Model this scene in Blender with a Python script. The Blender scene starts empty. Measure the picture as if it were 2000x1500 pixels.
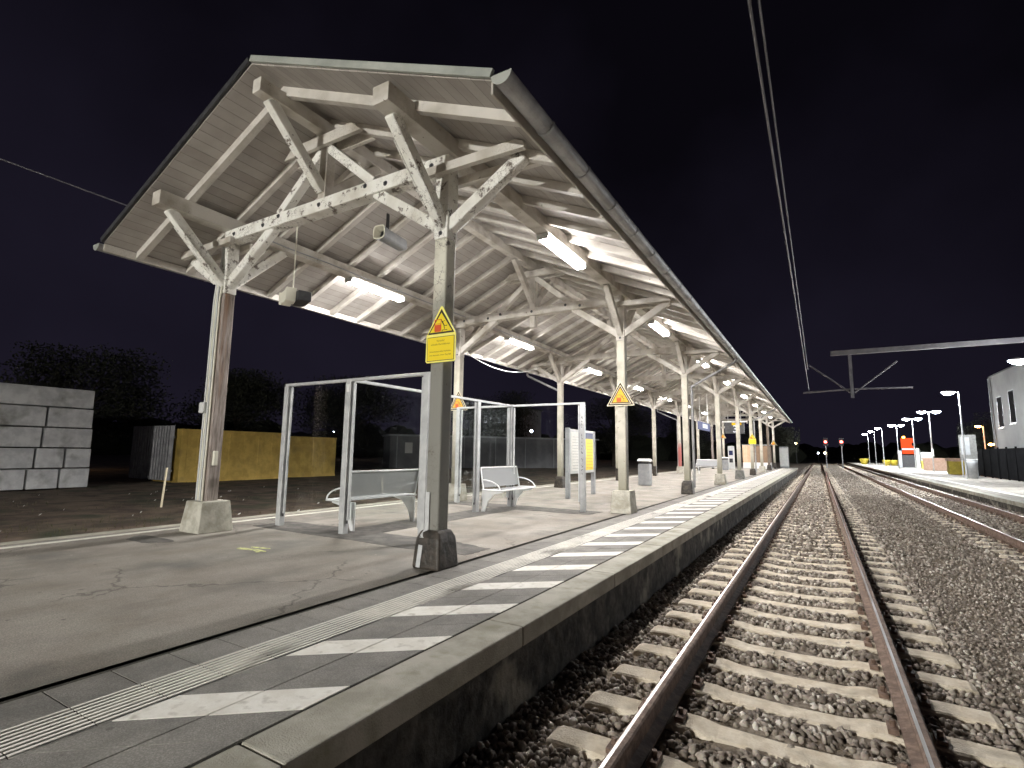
import bpy, math, random
import numpy as np
from mathutils import Vector, Matrix
random.seed(7); rng = np.random.default_rng(11)
S = bpy.context.scene
PI = math.pi
# ------------------------------------------------------------------ camera
YAW, PITCH, ROLL, FOC, CAMH = -0.5349, 0.1305, 0.0133, 1006.6252, 1.25
cam = bpy.data.cameras.new('camera'); camo = bpy.data.objects.new('camera', cam)
S.collection.objects.link(camo); S.camera = camo
F = Vector((math.sin(YAW)*math.cos(PITCH), math.cos(YAW)*math.cos(PITCH), math.sin(PITCH)))
R = Vector((math.cos(YAW), -math.sin(YAW), 0)); U = R.cross(F)
R2 = R*math.cos(ROLL)+U*math.sin(ROLL); U2 = -R*math.sin(ROLL)+U*math.cos(ROLL)
M = Matrix((R2, U2, -F)).transposed().to_4x4(); M.translation = Vector((0, 0, CAMH))
camo.matrix_world = M
cam.sensor_width = 36; cam.sensor_fit = 'HORIZONTAL'; cam.lens = 36*FOC/2000
cam.clip_start = .05; cam.clip_end = 2000
# ------------------------------------------------------------------ world, exposure
W = bpy.data.worlds.new("World"); S.world = W; W.use_nodes = True
nt = W.node_tree; nt.nodes.clear()
wo = nt.nodes.new('ShaderNodeOutputWorld'); bg = nt.nodes.new('ShaderNodeBackground')
tc = nt.nodes.new('ShaderNodeTexCoord'); sx = nt.nodes.new('ShaderNodeSeparateXYZ')
nz = nt.nodes.new('ShaderNodeTexNoise'); nz.inputs['Scale'].default_value = 2.2; nz.inputs['Detail'].default_value = 4
rp = nt.nodes.new('ShaderNodeValToRGB')
rp.color_ramp.elements[0].position = .0; rp.color_ramp.elements[0].color = (.0026, .0022, .0042, 1)
rp.color_ramp.elements[1].position = .75; rp.color_ramp.elements[1].color = (.0006, .0005, .0009, 1)
ma = nt.nodes.new('ShaderNodeMath'); ma.operation = 'MULTIPLY_ADD'; ma.inputs[1].default_value = 1.1; ma.inputs[2].default_value = -.52
ad = nt.nodes.new('ShaderNodeMath'); ad.operation = 'ADD'
l = nt.links.new
l(tc.outputs['Generated'], sx.inputs[0]); l(tc.outputs['Generated'], nz.inputs['Vector'])
l(nz.outputs['Fac'], ma.inputs[0]); l(sx.outputs['Z'], ad.inputs[0]); l(ma.outputs[0], ad.inputs[1])
ax = nt.nodes.new('ShaderNodeMath'); ax.operation = 'MULTIPLY_ADD'; ax.inputs[1].default_value = .28; ax.inputs[2].default_value = .08
l(sx.outputs['X'], ax.inputs[0]); a2 = nt.nodes.new('ShaderNodeMath'); a2.operation = 'ADD'; l(ad.outputs[0], a2.inputs[0]); l(ax.outputs[0], a2.inputs[1]); l(a2.outputs[0], rp.inputs[0]); l(rp.outputs[0], bg.inputs['Color']); bg.inputs['Strength'].default_value = 1.0
l(bg.outputs[0], wo.inputs[0])
S.view_settings.view_transform = 'Standard'; S.view_settings.look = 'None'
S.view_settings.exposure = 2.05; S.view_settings.gamma = 1
S.cycles.use_denoising = True; S.cycles.max_bounces = 8; S.cycles.diffuse_bounces = 5
S.cycles.sample_clamp_indirect = 6; S.cycles.use_light_tree = True
LAMP = 95.0       # radiance of the canopy tube lamps
MAST = 360.0      # radiance of the mast lamp heads

# ------------------------------------------------------------------ materials
MATS = {}
def newmat(name):
    m = bpy.data.materials.new(name); m.use_nodes = True; m.node_tree.nodes.clear(); MATS[name] = m
    return m, m.node_tree
def mat(name, col, col2=None, rough=.8, scale=6, bump=0, bscale=40, metal=0, stretch=(1, 1, 1), lo=.4, hi=.6, spec=.4, detail=6, third=None):
    m, t = newmat(name); N = t.nodes.new; L = t.links.new
    o = N('ShaderNodeOutputMaterial'); b = N('ShaderNodeBsdfPrincipled'); L(b.outputs[0], o.inputs[0])
    b.inputs['Roughness'].default_value = rough; b.inputs['Metallic'].default_value = metal
    b.inputs['Specular IOR Level'].default_value = spec
    g = N('ShaderNodeNewGeometry'); mp = N('ShaderNodeMapping'); mp.inputs['Scale'].default_value = stretch
    L(g.outputs['Position'], mp.inputs[0])
    if col2 is None: b.inputs['Base Color'].default_value = (*col, 1)
    else:
        n = N('ShaderNodeTexNoise'); n.inputs['Scale'].default_value = scale; n.inputs['Detail'].default_value = detail
        n.inputs['Roughness'].default_value = .62
        L(mp.outputs[0], n.inputs['Vector']); r = N('ShaderNodeValToRGB')
        r.color_ramp.elements[0].position = lo; r.color_ramp.elements[0].color = (*col, 1)
        r.color_ramp.elements[1].position = hi; r.color_ramp.elements[1].color = (*col2, 1)
        L(n.outputs['Fac'], r.inputs[0]); out = r.outputs[0]
        if third:
            n2 = N('ShaderNodeTexNoise'); n2.inputs['Scale'].default_value = third[1]; n2.inputs['Detail'].default_value = 8
            L(mp.outputs[0], n2.inputs['Vector']); r2 = N('ShaderNodeValToRGB')
            r2.color_ramp.elements[0].position = third[2]; r2.color_ramp.elements[1].position = third[3]
            L(n2.outputs['Fac'], r2.inputs[0]); mx = N('ShaderNodeMixRGB'); mx.inputs[2].default_value = (*third[0], 1)
            L(r2.outputs[0], mx.inputs[0]); L(out, mx.inputs[1]); out = mx.outputs[0]
        L(out, b.inputs['Base Color'])
    if bump:
        n3 = N('ShaderNodeTexNoise'); n3.inputs['Scale'].default_value = bscale; n3.inputs['Detail'].default_value = 6
        L(mp.outputs[0], n3.inputs['Vector']); bb = N('ShaderNodeBump'); bb.inputs['Strength'].default_value = bump
        bb.inputs['Distance'].default_value = .02
        L(n3.outputs['Fac'], bb.inputs['Height']); L(bb.outputs[0], b.inputs['Normal'])
    return m
def emit(name, col, strength):
    m, t = newmat(name); o = t.nodes.new('ShaderNodeOutputMaterial'); e = t.nodes.new('ShaderNodeEmission')
    e.inputs[0].default_value = (*col, 1); e.inputs[1].default_value = strength
    t.links.new(e.outputs[0], o.inputs[0]); return m
def glass(name):
    m, t = newmat(name); N = t.nodes.new
    o = N('ShaderNodeOutputMaterial'); tr = N('ShaderNodeBsdfTransparent'); gl = N('ShaderNodeBsdfGlossy')
    tr.inputs[0].default_value = (.975, .985, .98, 1); gl.inputs['Roughness'].default_value = .03
    lw = N('ShaderNodeLayerWeight'); lw.inputs[0].default_value = .2; pw = N('ShaderNodeMath'); pw.operation = 'MULTIPLY_ADD'; pw.inputs[1].default_value = .12; pw.inputs[2].default_value = .008
    t.links.new(lw.outputs['Fresnel'], pw.inputs[0]); mx = N('ShaderNodeMixShader')
    t.links.new(pw.outputs[0], mx.inputs[0]); t.links.new(tr.outputs[0], mx.inputs[1]); t.links.new(gl.outputs[0], mx.inputs[2])
    t.links.new(mx.outputs[0], o.inputs[0]); return m
def painted_wood(name, paint, wood, amount, dirt=(.30, .26, .20), scale=9, zdirt=None, grain=0.5, nrough=.7):
    """old paint that cracks along the grain and flakes off to the wood"""
    m, t = newmat(name); N = t.nodes.new; L = t.links.new
    o = N('ShaderNodeOutputMaterial'); b = N('ShaderNodeBsdfPrincipled'); L(b.outputs[0], o.inputs[0])
    b.inputs['Roughness'].default_value = .62; b.inputs['Specular IOR Level'].default_value = .35
    g = N('ShaderNodeNewGeometry')
    n = N('ShaderNodeTexNoise'); n.inputs['Scale'].default_value = scale; n.inputs['Detail'].default_value = 9; n.inputs['Roughness'].default_value = nrough
    L(g.outputs['Position'], n.inputs['Vector'])
    r = N('ShaderNodeValToRGB'); r.color_ramp.elements[0].position = .5+.22*(1-amount)-.015; r.color_ramp.elements[1].position = .5+.22*(1-amount)+.015
    L(n.outputs['Fac'], r.inputs[0])
    v = N('ShaderNodeTexVoronoi'); v.feature = 'DISTANCE_TO_EDGE'; v.inputs['Scale'].default_value = scale*2.2
    n4 = N('ShaderNodeTexNoise'); n4.inputs['Scale'].default_value = 30; L(g.outputs['Position'], n4.inputs['Vector'])
    va = N('ShaderNodeVectorMath'); va.operation = 'MULTIPLY_ADD'; va.inputs[1].default_value = (.06, .06, .06)
    L(n4.outputs['Color'], va.inputs[0]); L(g.outputs['Position'], va.inputs[2]); L(va.outputs[0], v.inputs['Vector'])
    rc = N('ShaderNodeValToRGB'); rc.color_ramp.elements[0].position = .0; rc.color_ramp.elements[0].color = (1, 1, 1, 1)
    rc.color_ramp.elements[1].position = .035; rc.color_ramp.elements[1].color = (0, 0, 0, 1); L(v.outputs['Distance'], rc.inputs[0])
    n5 = N('ShaderNodeTexNoise'); n5.inputs['Scale'].default_value = 1.7; L(g.outputs['Position'], n5.inputs['Vector'])
    rm = N('ShaderNodeValToRGB'); rm.color_ramp.elements[0].position = .47; rm.color_ramp.elements[1].position = .6; L(n5.outputs['Fac'], rm.inputs[0])
    mc = N('ShaderNodeMath'); mc.operation = 'MULTIPLY'; L(rc.outputs[0], mc.inputs[0]); L(rm.outputs[0], mc.inputs[1])
    mc2 = N('ShaderNodeMath'); mc2.operation = 'MULTIPLY'; mc2.inputs[1].default_value = grain; L(mc.outputs[0], mc2.inputs[0])
    mxm = N('ShaderNodeMath'); mxm.operation = 'MAXIMUM'; L(r.outputs[0], mxm.inputs[0]); L(mc2.outputs[0], mxm.inputs[1])
    n2 = N('ShaderNodeTexNoise'); n2.inputs['Scale'].default_value = 3.0; n2.inputs['Detail'].default_value = 7; L(g.outputs['Position'], n2.inputs['Vector'])
    r2 = N('ShaderNodeValToRGB'); r2.color_ramp.elements[0].position = .45; r2.color_ramp.elements[1].position = .78; L(n2.outputs['Fac'], r2.inputs[0])
    c1 = N('ShaderNodeMixRGB'); c1.inputs[1].default_value = (*paint, 1); c1.inputs[2].default_value = (*dirt, 1); L(r2.outputs[0], c1.inputs[0])
    src = c1.outputs[0]; fac = mxm.outputs[0]
    if zdirt:
        s = N('ShaderNodeSeparateXYZ'); L(g.outputs['Position'], s.inputs[0])
        a = N('ShaderNodeMath'); a.operation = 'MULTIPLY_ADD'; a.inputs[1].default_value = .9; L(n2.outputs['Fac'], a.inputs[0]); L(s.outputs['Z'], a.inputs[2])
        mr = N('ShaderNodeMapRange'); mr.inputs[1].default_value = zdirt[0]; mr.inputs[2].default_value = zdirt[0]+zdirt[1]; mr.inputs[3].default_value = 1; mr.inputs[4].default_value = 0
        L(a.outputs[0], mr.inputs[0]); c3 = N('ShaderNodeMixRGB'); c3.inputs[2].default_value = (*zdirt[2], 1)
        L(mr.outputs[0], c3.inputs[0]); L(src, c3.inputs[1]); src = c3.outputs[0]
    c2 = N('ShaderNodeMixRGB'); c2.inputs[2].default_value = (*wood, 1); L(fac, c2.inputs[0]); L(src, c2.inputs[1]); L(c2.outputs[0], b.inputs['Base Color'])
    bb = N('ShaderNodeBump'); bb.inputs['Strength'].default_value = .6; bb.inputs['Distance'].default_value = .006; bb.invert = True
    L(fac, bb.inputs['Height']); L(bb.outputs[0], b.inputs['Normal'])
    return m
def boards(name, col, col2, axis, pitch, rough=.8):
    """boards laid side by side: dark joints every `pitch` along the axis, tone varied board by board"""
    m, t = newmat(name); N = t.nodes.new; L = t.links.new
    o = N('ShaderNodeOutputMaterial'); b = N('ShaderNodeBsdfPrincipled'); L(b.outputs[0], o.inputs[0]); b.inputs['Roughness'].default_value = rough
    g = N('ShaderNodeNewGeometry'); s = N('ShaderNodeSeparateXYZ'); L(g.outputs['Position'], s.inputs[0])
    d = N('ShaderNodeMath'); d.operation = 'DIVIDE'; d.inputs[1].default_value = pitch; L(s.outputs[axis], d.inputs[0])
    fr = N('ShaderNodeMath'); fr.operation = 'FRACT'; L(d.outputs[0], fr.inputs[0])
    fl = N('ShaderNodeMath'); fl.operation = 'FLOOR'; L(d.outputs[0], fl.inputs[0])
    wn = N('ShaderNodeTexWhiteNoise'); wn.noise_dimensions = '1D'; L(fl.outputs[0], wn.inputs['W'])
    n = N('ShaderNodeTexNoise'); n.inputs['Scale'].default_value = 4; n.inputs['Detail'].default_value = 8; L(g.outputs['Position'], n.inputs['Vector'])
    mm = N('ShaderNodeMath'); mm.operation = 'MULTIPLY_ADD'; mm.inputs[1].default_value = .5; L(wn.outputs[0], mm.inputs[0]); L(n.outputs['Fac'], mm.inputs[2])
    r = N('ShaderNodeValToRGB'); r.color_ramp.elements[0].position = .45; r.color_ramp.elements[0].color = (*col, 1)
    r.color_ramp.elements[1].position = 1.05; r.color_ramp.elements[1].color = (*col2, 1); L(mm.outputs[0], r.inputs[0])
    j = N('ShaderNodeValToRGB'); j.color_ramp.elements[0].position = .0; j.color_ramp.elements[0].color = (0, 0, 0, 1)
    j.color_ramp.elements[1].position = .07; j.color_ramp.elements[1].color = (1, 1, 1, 1); L(fr.outputs[0], j.inputs[0])
    mx = N('ShaderNodeMixRGB'); mx.inputs[1].default_value = tuple(c*.35 for c in col)+(1,); L(j.outputs[0], mx.inputs[0]); L(r.outputs[0], mx.inputs[2])
    L(mx.outputs[0], b.inputs['Base Color'])
    bb = N('ShaderNodeBump'); bb.inputs['Strength'].default_value = .5; bb.inputs['Distance'].default_value = .008; L(j.outputs[0], bb.inputs['Height']); L(bb.outputs[0], b.inputs['Normal'])
    return m

PAINT = painted_wood('old_cream_paint', (.62, .59, .54), (.16, .12, .08), .28)
PEEL = painted_wood('peeling_white_paint', (.86, .85, .80), (.19, .16, .135), .63, dirt=(.60, .57, .50), scale=6.5, grain=1.0, nrough=.74)
POSTP = painted_wood('post_paint', (.56, .53, .45), (.20, .15, .11), .30, dirt=(.34, .32, .25), zdirt=(.9, 1.0, (.26, .25, .19)))
POSTD = painted_wood('dirty_dark_post_paint', (.70, .68, .58), (.16, .14, .12), .40, dirt=(.4, .37, .3), scale=5, zdirt=(3.1, .5, (.235, .23, .205)), grain=.9)
POSTW = mat('bare_weathered_wood', (.12, .09, .075), (.40, .35, .32), rough=.8, scale=9, stretch=(5, 5, .35), lo=.32, hi=.62, third=((.27, .14, .07), 1.3, .60, .74), bump=.4, bscale=12)
POSTSHADE = painted_wood('shaded_post_wood', (.17, .14, .11), (.10, .08, .06), .4, dirt=(.13, .10, .08))  # shadow on the eighth right post, put into its wood colour
POSTRED = painted_wood('post_with_red_paint', (.56, .53, .45), (.2, .15, .11), .3, zdirt=(2.2, .3, (.50, .16, .14)))
SOFFIT = boards('roof_boards', (.345, .318, .29), (.43, .405, .375), 'X', .145)
RAFT = painted_wood('rafter_paint', (.60, .57, .525), (.24, .21, .18), .25, dirt=(.38, .35, .30))
ROOFT = mat('roof_covering', (.035, .035, .04), (.06, .06, .06), rough=.9)
ZINC = mat('zinc_gutter', (.30, .30, .305), (.44, .44, .44), rough=.5, scale=3, metal=.35)
ZINCE = mat('zinc_sheet', (.34, .36, .33), (.46, .48, .44), rough=.45, scale=2, metal=.2)
CONC = mat('pedestal_concrete', (.40, .38, .32), (.55, .53, .46), rough=.9, scale=7, bump=.5, bscale=30, third=((.25, .23, .17), 3, .5, .75))
BITU = mat('black_bitumen_paint', (.030, .026, .022), (.075, .062, .05), rough=.45, scale=9, bump=.5, bscale=18)
BITG = mat('grey_pedestal', (.14, .14, .13), (.2, .2, .19), rough=.8, scale=9)
ASPH = mat('platform_asphalt', (.29, .256, .215), (.42, .388, .342), rough=.86, scale=1.1, lo=.35, hi=.65, bump=.35, bscale=170, third=((.19, .182, .165), 1.4, .50, .75), detail=9)
def wear(m, crack=.5, spots=True):
    t = m.node_tree; N = t.nodes.new; L = t.links.new; b = [n for n in t.nodes if n.type == 'BSDF_PRINCIPLED'][0]
    src = b.inputs['Base Color'].links[0].from_socket; g = [n for n in t.nodes if n.type == 'NEW_GEOMETRY'][0]
    def mixin(fac, col, src):
        x = N('ShaderNodeMixRGB'); x.inputs[2].default_value = (*col, 1); L(fac, x.inputs[0]); L(src, x.inputs[1]); return x.outputs[0]
    def ramp(v, a, c, inv=False):
        q = N('ShaderNodeValToRGB'); q.color_ramp.elements[0].position = a; q.color_ramp.elements[1].position = c
        if inv: q.color_ramp.elements[0].color = (1, 1, 1, 1); q.color_ramp.elements[1].color = (0, 0, 0, 1)
        L(v, q.inputs[0]); return q.outputs[0]
    def mul(a, c):
        q = N('ShaderNodeMath'); q.operation = 'MULTIPLY'; L(a, q.inputs[0])
        if isinstance(c, float): q.inputs[1].default_value = c
        else: L(c, q.inputs[1])
        return q.outputs[0]
    n = N('ShaderNodeTexNoise'); n.inputs['Scale'].default_value = 5; n.inputs['Detail'].default_value = 6; L(g.outputs['Position'], n.inputs['Vector'])
    va = N('ShaderNodeVectorMath'); va.operation = 'MULTIPLY_ADD'; va.inputs[1].default_value = (.35, .35, .35); L(n.outputs['Color'], va.inputs[0]); L(g.outputs['Position'], va.inputs[2])
    sp = N('ShaderNodeTexVoronoi'); sp.inputs['Scale'].default_value = 95; L(g.outputs['Position'], sp.inputs['Vector'])
    src = mixin(mul(ramp(sp.outputs['Distance'], .28, .60), .38), (.10, .095, .085), src)       # aggregate
    v = N('ShaderNodeTexVoronoi'); v.feature = 'DISTANCE_TO_EDGE'; v.inputs['Scale'].default_value = .62; L(va.outputs[0], v.inputs['Vector'])
    n2 = N('ShaderNodeTexNoise'); n2.inputs['Scale'].default_value = .55; L(g.outputs['Position'], n2.inputs['Vector'])
    src = mixin(mul(mul(ramp(v.outputs['Distance'], .004, .012, True), ramp(n2.outputs['Fac'], .47, .56)), crack), (.06, .055, .05), src)
    if spots:
        v2 = N('ShaderNodeTexVoronoi'); v2.inputs['Scale'].default_value = 3.6; L(g.outputs['Position'], v2.inputs['Vector'])
        src = mixin(mul(ramp(v2.outputs['Distance'], .045, .065, True), .75), (.12, .11, .10), src)
        v3 = N('ShaderNodeTexVoronoi'); v3.inputs['Scale'].default_value = 2.3; L(g.outputs['Position'], v3.inputs['Vector'])
        src = mixin(mul(ramp(v3.outputs['Distance'], .02, .035, True), .6), (.6, .57, .5), src)
    n3 = N('ShaderNodeTexNoise'); n3.inputs['Scale'].default_value = 1.1; n3.inputs['Detail'].default_value = 9; n3.inputs['Roughness'].default_value = .7
    mp = N('ShaderNodeMapping'); mp.inputs['Scale'].default_value = (1.6, .35, 1); L(g.outputs['Position'], mp.inputs[0]); L(mp.outputs[0], n3.inputs['Vector'])
    src = mixin(mul(ramp(n3.outputs['Fac'], .52, .70), .55), (.17, .16, .14), src)
    L(src, b.inputs['Base Color'])
wear(ASPH)
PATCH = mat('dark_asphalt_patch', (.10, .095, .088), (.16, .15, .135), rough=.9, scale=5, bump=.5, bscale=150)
TILE = mat('grey_paving_slab', (.225, .215, .198), (.31, .295, .27), rough=.85, scale=3.5, bump=.3, bscale=160, third=((.38, .36, .32), 1.2, .52, .8))
wear(TILE, .01)
TILEW = mat('white_hatch_slab', (.74, .71, .64), (.86, .84, .78), rough=.75, scale=5, bump=.15, bscale=120, third=((.45, .42, .36), 14, .55, .8))
RIBW = mat('worn_white_tactile_paint', (.86, .83, .76), (.62, .59, .52), rough=.8, scale=16, lo=.58, hi=.74, stretch=(1, .35, 1), third=((.26, .24, .20), 3.0, .56, .70))
RIBB = mat('tactile_grooves', (.065, .06, .052), (.66, .63, .56), rough=.85, scale=2.2, lo=.47, hi=.66)
JOINT = mat('dark_joint_bed', (.045, .042, .036), (.07, .066, .05), rough=.95, scale=6)
COPE = mat('platform_edge_concrete', (.32, .305, .25), (.46, .44, .38), rough=.88, scale=2.5, bump=.35, bscale=110, third=((.25, .245, .17), 6, .55, .8))
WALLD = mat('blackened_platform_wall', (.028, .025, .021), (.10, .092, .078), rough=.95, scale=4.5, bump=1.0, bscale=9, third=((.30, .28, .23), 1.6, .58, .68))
LINEW = mat('white_line_paint', (.62, .60, .52), (.78, .76, .68), rough=.8, scale=12)
EDGC = mat('left_kerb_concrete', (.30, .29, .24), (.42, .40, .33), rough=.9, scale=3)
EARTH = mat('bare_earth', (.085, .060, .045), (.18, .135, .098), rough=.95, scale=1.4, bump=.9, bscale=9, third=((.045, .055, .03), .8, .5, .7))
BALL = mat('ballast_bed', (.15, .122, .097), (.40, .345, .285), rough=.95, scale=24, bump=1.0, bscale=28, lo=.35, hi=.7, third=((.19, .15, .10), 2.0, .4, .7))
SLEEP = mat('concrete_sleeper', (.66, .57, .44), (.80, .72, .59), rough=.88, scale=8, bump=.5, bscale=60, third=((.44, .38, .29), 5, .5, .75))
RAILS = mat('rusty_rail_side', (.13, .085, .062), (.24, .165, .125), rough=.75, scale=14, bump=.3, bscale=60)
RAILT = mat('polished_rail_head', (.75, .74, .74), (.5, .47, .44), rough=.32, scale=3, metal=.8, stretch=(6, .3, 1))
STEEL = mat('galvanised_steel', (.50, .51, .52), (.62, .63, .63), rough=.45, scale=5, metal=.25)
STEELD = mat('dark_groove', (.06, .06, .065), rough=.6)
BENCHM = mat('bench_light_grey', (.78, .79, .80), (.84, .84, .84), rough=.4, scale=9, metal=.1)
GRILL = None
GLASS = glass('clear_pane')
YEL = mat('sign_yellow', (.86, .66, .02), rough=.4)
YELE = mat('sign_yellow_edge', (.92, .84, .20), rough=.4)
BLK = mat('sign_black', (.03, .02, .012), rough=.5)
RED = mat('sign_red', (.70, .10, .02), rough=.5)
OCH = mat('sign_ochre', (.75, .42, .03), rough=.45)
CREAMS = mat('sign_cream_rim', (.85, .76, .55), rough=.5)
NAVY = mat('navy_panel', (.015, .022, .09), rough=.4)
WHITE = mat('white_enamel', (.78, .78, .76), rough=.5)
PAPER = mat('notice_paper', (.72, .70, .66), (.8, .79, .76), rough=.7, scale=20)
GREYM = mat('grey_powder_coat', (.30, .31, .32), (.36, .37, .38), rough=.5, scale=6)
GREYL = mat('light_grey_coat', (.55, .56, .55), (.62, .63, .62), rough=.5, scale=6)
DARK = mat('dark_grey_metal', (.03, .03, .033), (.05, .05, .052), rough=.6, scale=6)
CREAMP = mat('cream_plastic', (.70, .68, .58), rough=.5)
WOODL = boards('light_wood_boards', (.55, .38, .24), (.70, .52, .36), 'X', .17)
WOODB = boards('brown_wood_boards', (.17, .11, .07), (.24, .16, .10), 'X', .14)
PACK = mat('pale_wrapped_block', (.44, .44, .45), (.58, .58, .58), rough=.8, scale=2.5, bump=.6, bscale=5, third=((.22, .22, .2), 1.4, .54, .72))
YBOARD = mat('ochre_panel', (.50, .34, .08), (.66, .46, .12), rough=.7, scale=2.2, third=((.16, .11, .04), 1.1, .55, .8))
CORR = mat('corrugated_metal', (.26, .26, .27), (.38, .38, .39), rough=.45, scale=3, metal=.4)
SHED = mat('grey_shed_panel', (.16, .16, .17), (.22, .22, .23), rough=.9, scale=.7)
BARK = mat('bark', (.05, .04, .03), (.08, .065, .05), rough=.95, scale=12)
LEAF = mat('dark_leaves', (.022, .024, .016), (.04, .043, .026), rough=.8, scale=3)
RENDERW = mat('pale_render_wall', (.26, .26, .255), (.38, .38, .37), rough=.9, scale=.35, lo=.3, hi=.7)
FENCED = mat('dark_fence', (.004, .004, .0045), (.008, .008, .009), rough=1, scale=2, spec=0.02)
YBIN = mat('yellow_grit_plastic', (.70, .55, .05), (.80, .66, .10), rough=.5, scale=5)
OLIVE = mat('olive_yellow_panel', (.30, .24, .035), (.45, .36, .05), rough=.7, scale=3)
TERRA = mat('sandy_brick', (.36, .24, .18), (.45, .31, .24), rough=.9, scale=5)
CABLE = mat('black_cable', (.05, .05, .055), rough=.6)
WIRE = mat('overhead_copper_wire', (.26, .25, .27), rough=.5, metal=.3)
LAMPON = emit('lamp_glow_white', (1, .965, .945), LAMP)
LAMPSIDE = emit('lamp_side_glow', (1, .965, .945), LAMP*.22)
MASTON = emit('mast_lamp_glow', (.93, .97, 1.0), MAST)
SODIUM = emit('orange_lamp_glow', (1, .33, .05), 60)
REDL = emit('red_signal_glow', (1, .03, .02), 40)
WARM = emit('warm_far_light', (1, .62, .3), 14)
COOL = emit('cool_far_light', (.75, .85, 1), 14)
WINL = emit('lit_window', (.85, .9, 1), .3)
SCREEN = emit('lit_panel', (.50, .53, .80), .13)
REDPANEL = emit('lit_red_panel', (1, .11, .03), .30)
ORPANEL = emit('lit_orange_light', (1, .45, .05), 8)
NUMW = emit('lit_number', (.9, .93, 1), .32)
YLIT = emit('lit_yellow_strip', (1, .62, .04), .25)

# ------------------------------------------------------------------ mesh helpers
COL = S.collection
class MB:
    def __init__(s): s.v = []; s.f = []; s.mi = []; s.sm = []
    def add(s, vs, fs, mi=0, smooth=False):
        b = len(s.v); s.v += [tuple(v) for v in vs]; s.f += [tuple(b+i for i in f) for f in fs]
        s.mi += [mi]*len(fs); s.sm += [smooth]*len(fs); return s
    def box(s, x0, x1, y0, y1, z0, z1, mi=0):
        vs = [(x0, y0, z0), (x1, y0, z0), (x1, y1, z0), (x0, y1, z0), (x0, y0, z1), (x1, y0, z1), (x1, y1, z1), (x0, y1, z1)]
        return s.add(vs, [(0, 3, 2, 1), (4, 5, 6, 7), (0, 1, 5, 4), (1, 2, 6, 5), (2, 3, 7, 6), (3, 0, 4, 7)], mi)
    def beam(s, p, q, w, h, up=(0, 0, 1), mi=0):
        p = Vector(p); q = Vector(q); d = (q-p).normalized(); u = Vector(up); r = d.cross(u).normalized(); u = r.cross(d)
        vs = []
        for c in (p, q):
            for a, b in ((-1, -1), (1, -1), (1, 1), (-1, 1)): vs.append(c+r*(a*w/2)+u*(b*h/2))
        return s.add(vs, [(0, 1, 2, 3), (7, 6, 5, 4), (0, 4, 5, 1), (1, 5, 6, 2), (2, 6, 7, 3), (3, 7, 4, 0)], mi)
    def tube(s, pts, r, n=10, mi=0, smooth=True):
        pts = [Vector(p) for p in pts]; rings = []
        rs = r if isinstance(r, (list, tuple)) else [r]*len(pts)
        u = None
        for i, p in enumerate(pts):
            d = (pts[min(i+1, len(pts)-1)]-pts[max(i-1, 0)]).normalized()
            if u is None: u = d.orthogonal().normalized()
            u = (u-d*u.dot(d)).normalized(); w = d.cross(u)
            rings.append([p+(u*math.cos(2*PI*k/n)+w*math.sin(2*PI*k/n))*rs[i] for k in range(n)])
        vs = [v for ring in rings for v in ring]; fs = []
        for i in range(len(pts)-1):
            for k in range(n): fs.append((i*n+k, i*n+(k+1) % n, (i+1)*n+(k+1) % n, (i+1)*n+k))
        s.add(vs, fs, mi, smooth)
        return s.add(rings[0]+rings[-1], [tuple(range(n-1, -1, -1)), tuple(range(n, 2*n))], mi)
    def loft(s, rings, mi=0, smooth=False, cap=True):
        n = len(rings[0]); vs = [v for r in rings for v in r]; fs = []
        for i in range(len(rings)-1):
            for k in range(n): fs.append((i*n+k, i*n+(k+1) % n, (i+1)*n+(k+1) % n, (i+1)*n+k))
        if cap: fs += [tuple(range(n-1, -1, -1)), tuple(range((len(rings)-1)*n, len(rings)*n))]
        return s.add(vs, fs, mi, smooth)
    def prism(s, poly, a, b, axis='y', mi=0):
        f = {'y': lambda p, t: (p[0], t, p[1]), 'x': lambda p, t: (t, p[0], p[1]), 'z': lambda p, t: (p[0], p[1], t)}[axis]
        return s.loft([[f(p, a) for p in poly], [f(p, b) for p in poly]], mi)
    def build(s, name, mats, parent=None, off=(0, 0, 0), bevel=0):
        me = bpy.data.meshes.new(name)
        o_ = Vector(off); me.from_pydata([tuple(Vector(v)-o_) for v in s.v], [], s.f)
        if not isinstance(mats, (list, tuple)): mats = [mats]
        for m in mats: me.materials.append(m)
        me.polygons.foreach_set('material_index', s.mi); me.polygons.foreach_set('use_smooth', s.sm)
        import bmesh
        bm = bmesh.new(); bm.from_mesh(me); bmesh.ops.recalc_face_normals(bm, faces=bm.faces); bm.to_mesh(me); bm.free()
        o = bpy.data.objects.new(name, me); COL.objects.link(o)
        if parent: o.parent = parent
        if bevel:
            bv = o.modifiers.new('bevel', 'BEVEL'); bv.width = bevel; bv.segments = 2; bv.limit_method = 'ANGLE'
        return o
def tag(o, label=None, cat=None, group=None, kind=None):
    if label: o['label'] = label
    if cat: o['category'] = cat
    if group: o['group'] = group
    if kind: o['kind'] = kind
    return o
def thing(name, loc, label, cat, group=None, rz=0):
    o = bpy.data.objects.new(name, None); COL.objects.link(o); o.location = loc; o.rotation_euler = (0, 0, rz)
    o.empty_display_size = .1
    return tag(o, label, cat, group)
def struct(name, mb, m, bevel=0): return tag(mb.build(name, m, bevel=bevel), kind='structure')
def copy_tree(o, parent=None):
    c = o.copy(); COL.objects.link(c)
    if parent: c.parent = parent
    for ch in list(o.children): copy_tree(ch, c)
    return c
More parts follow.
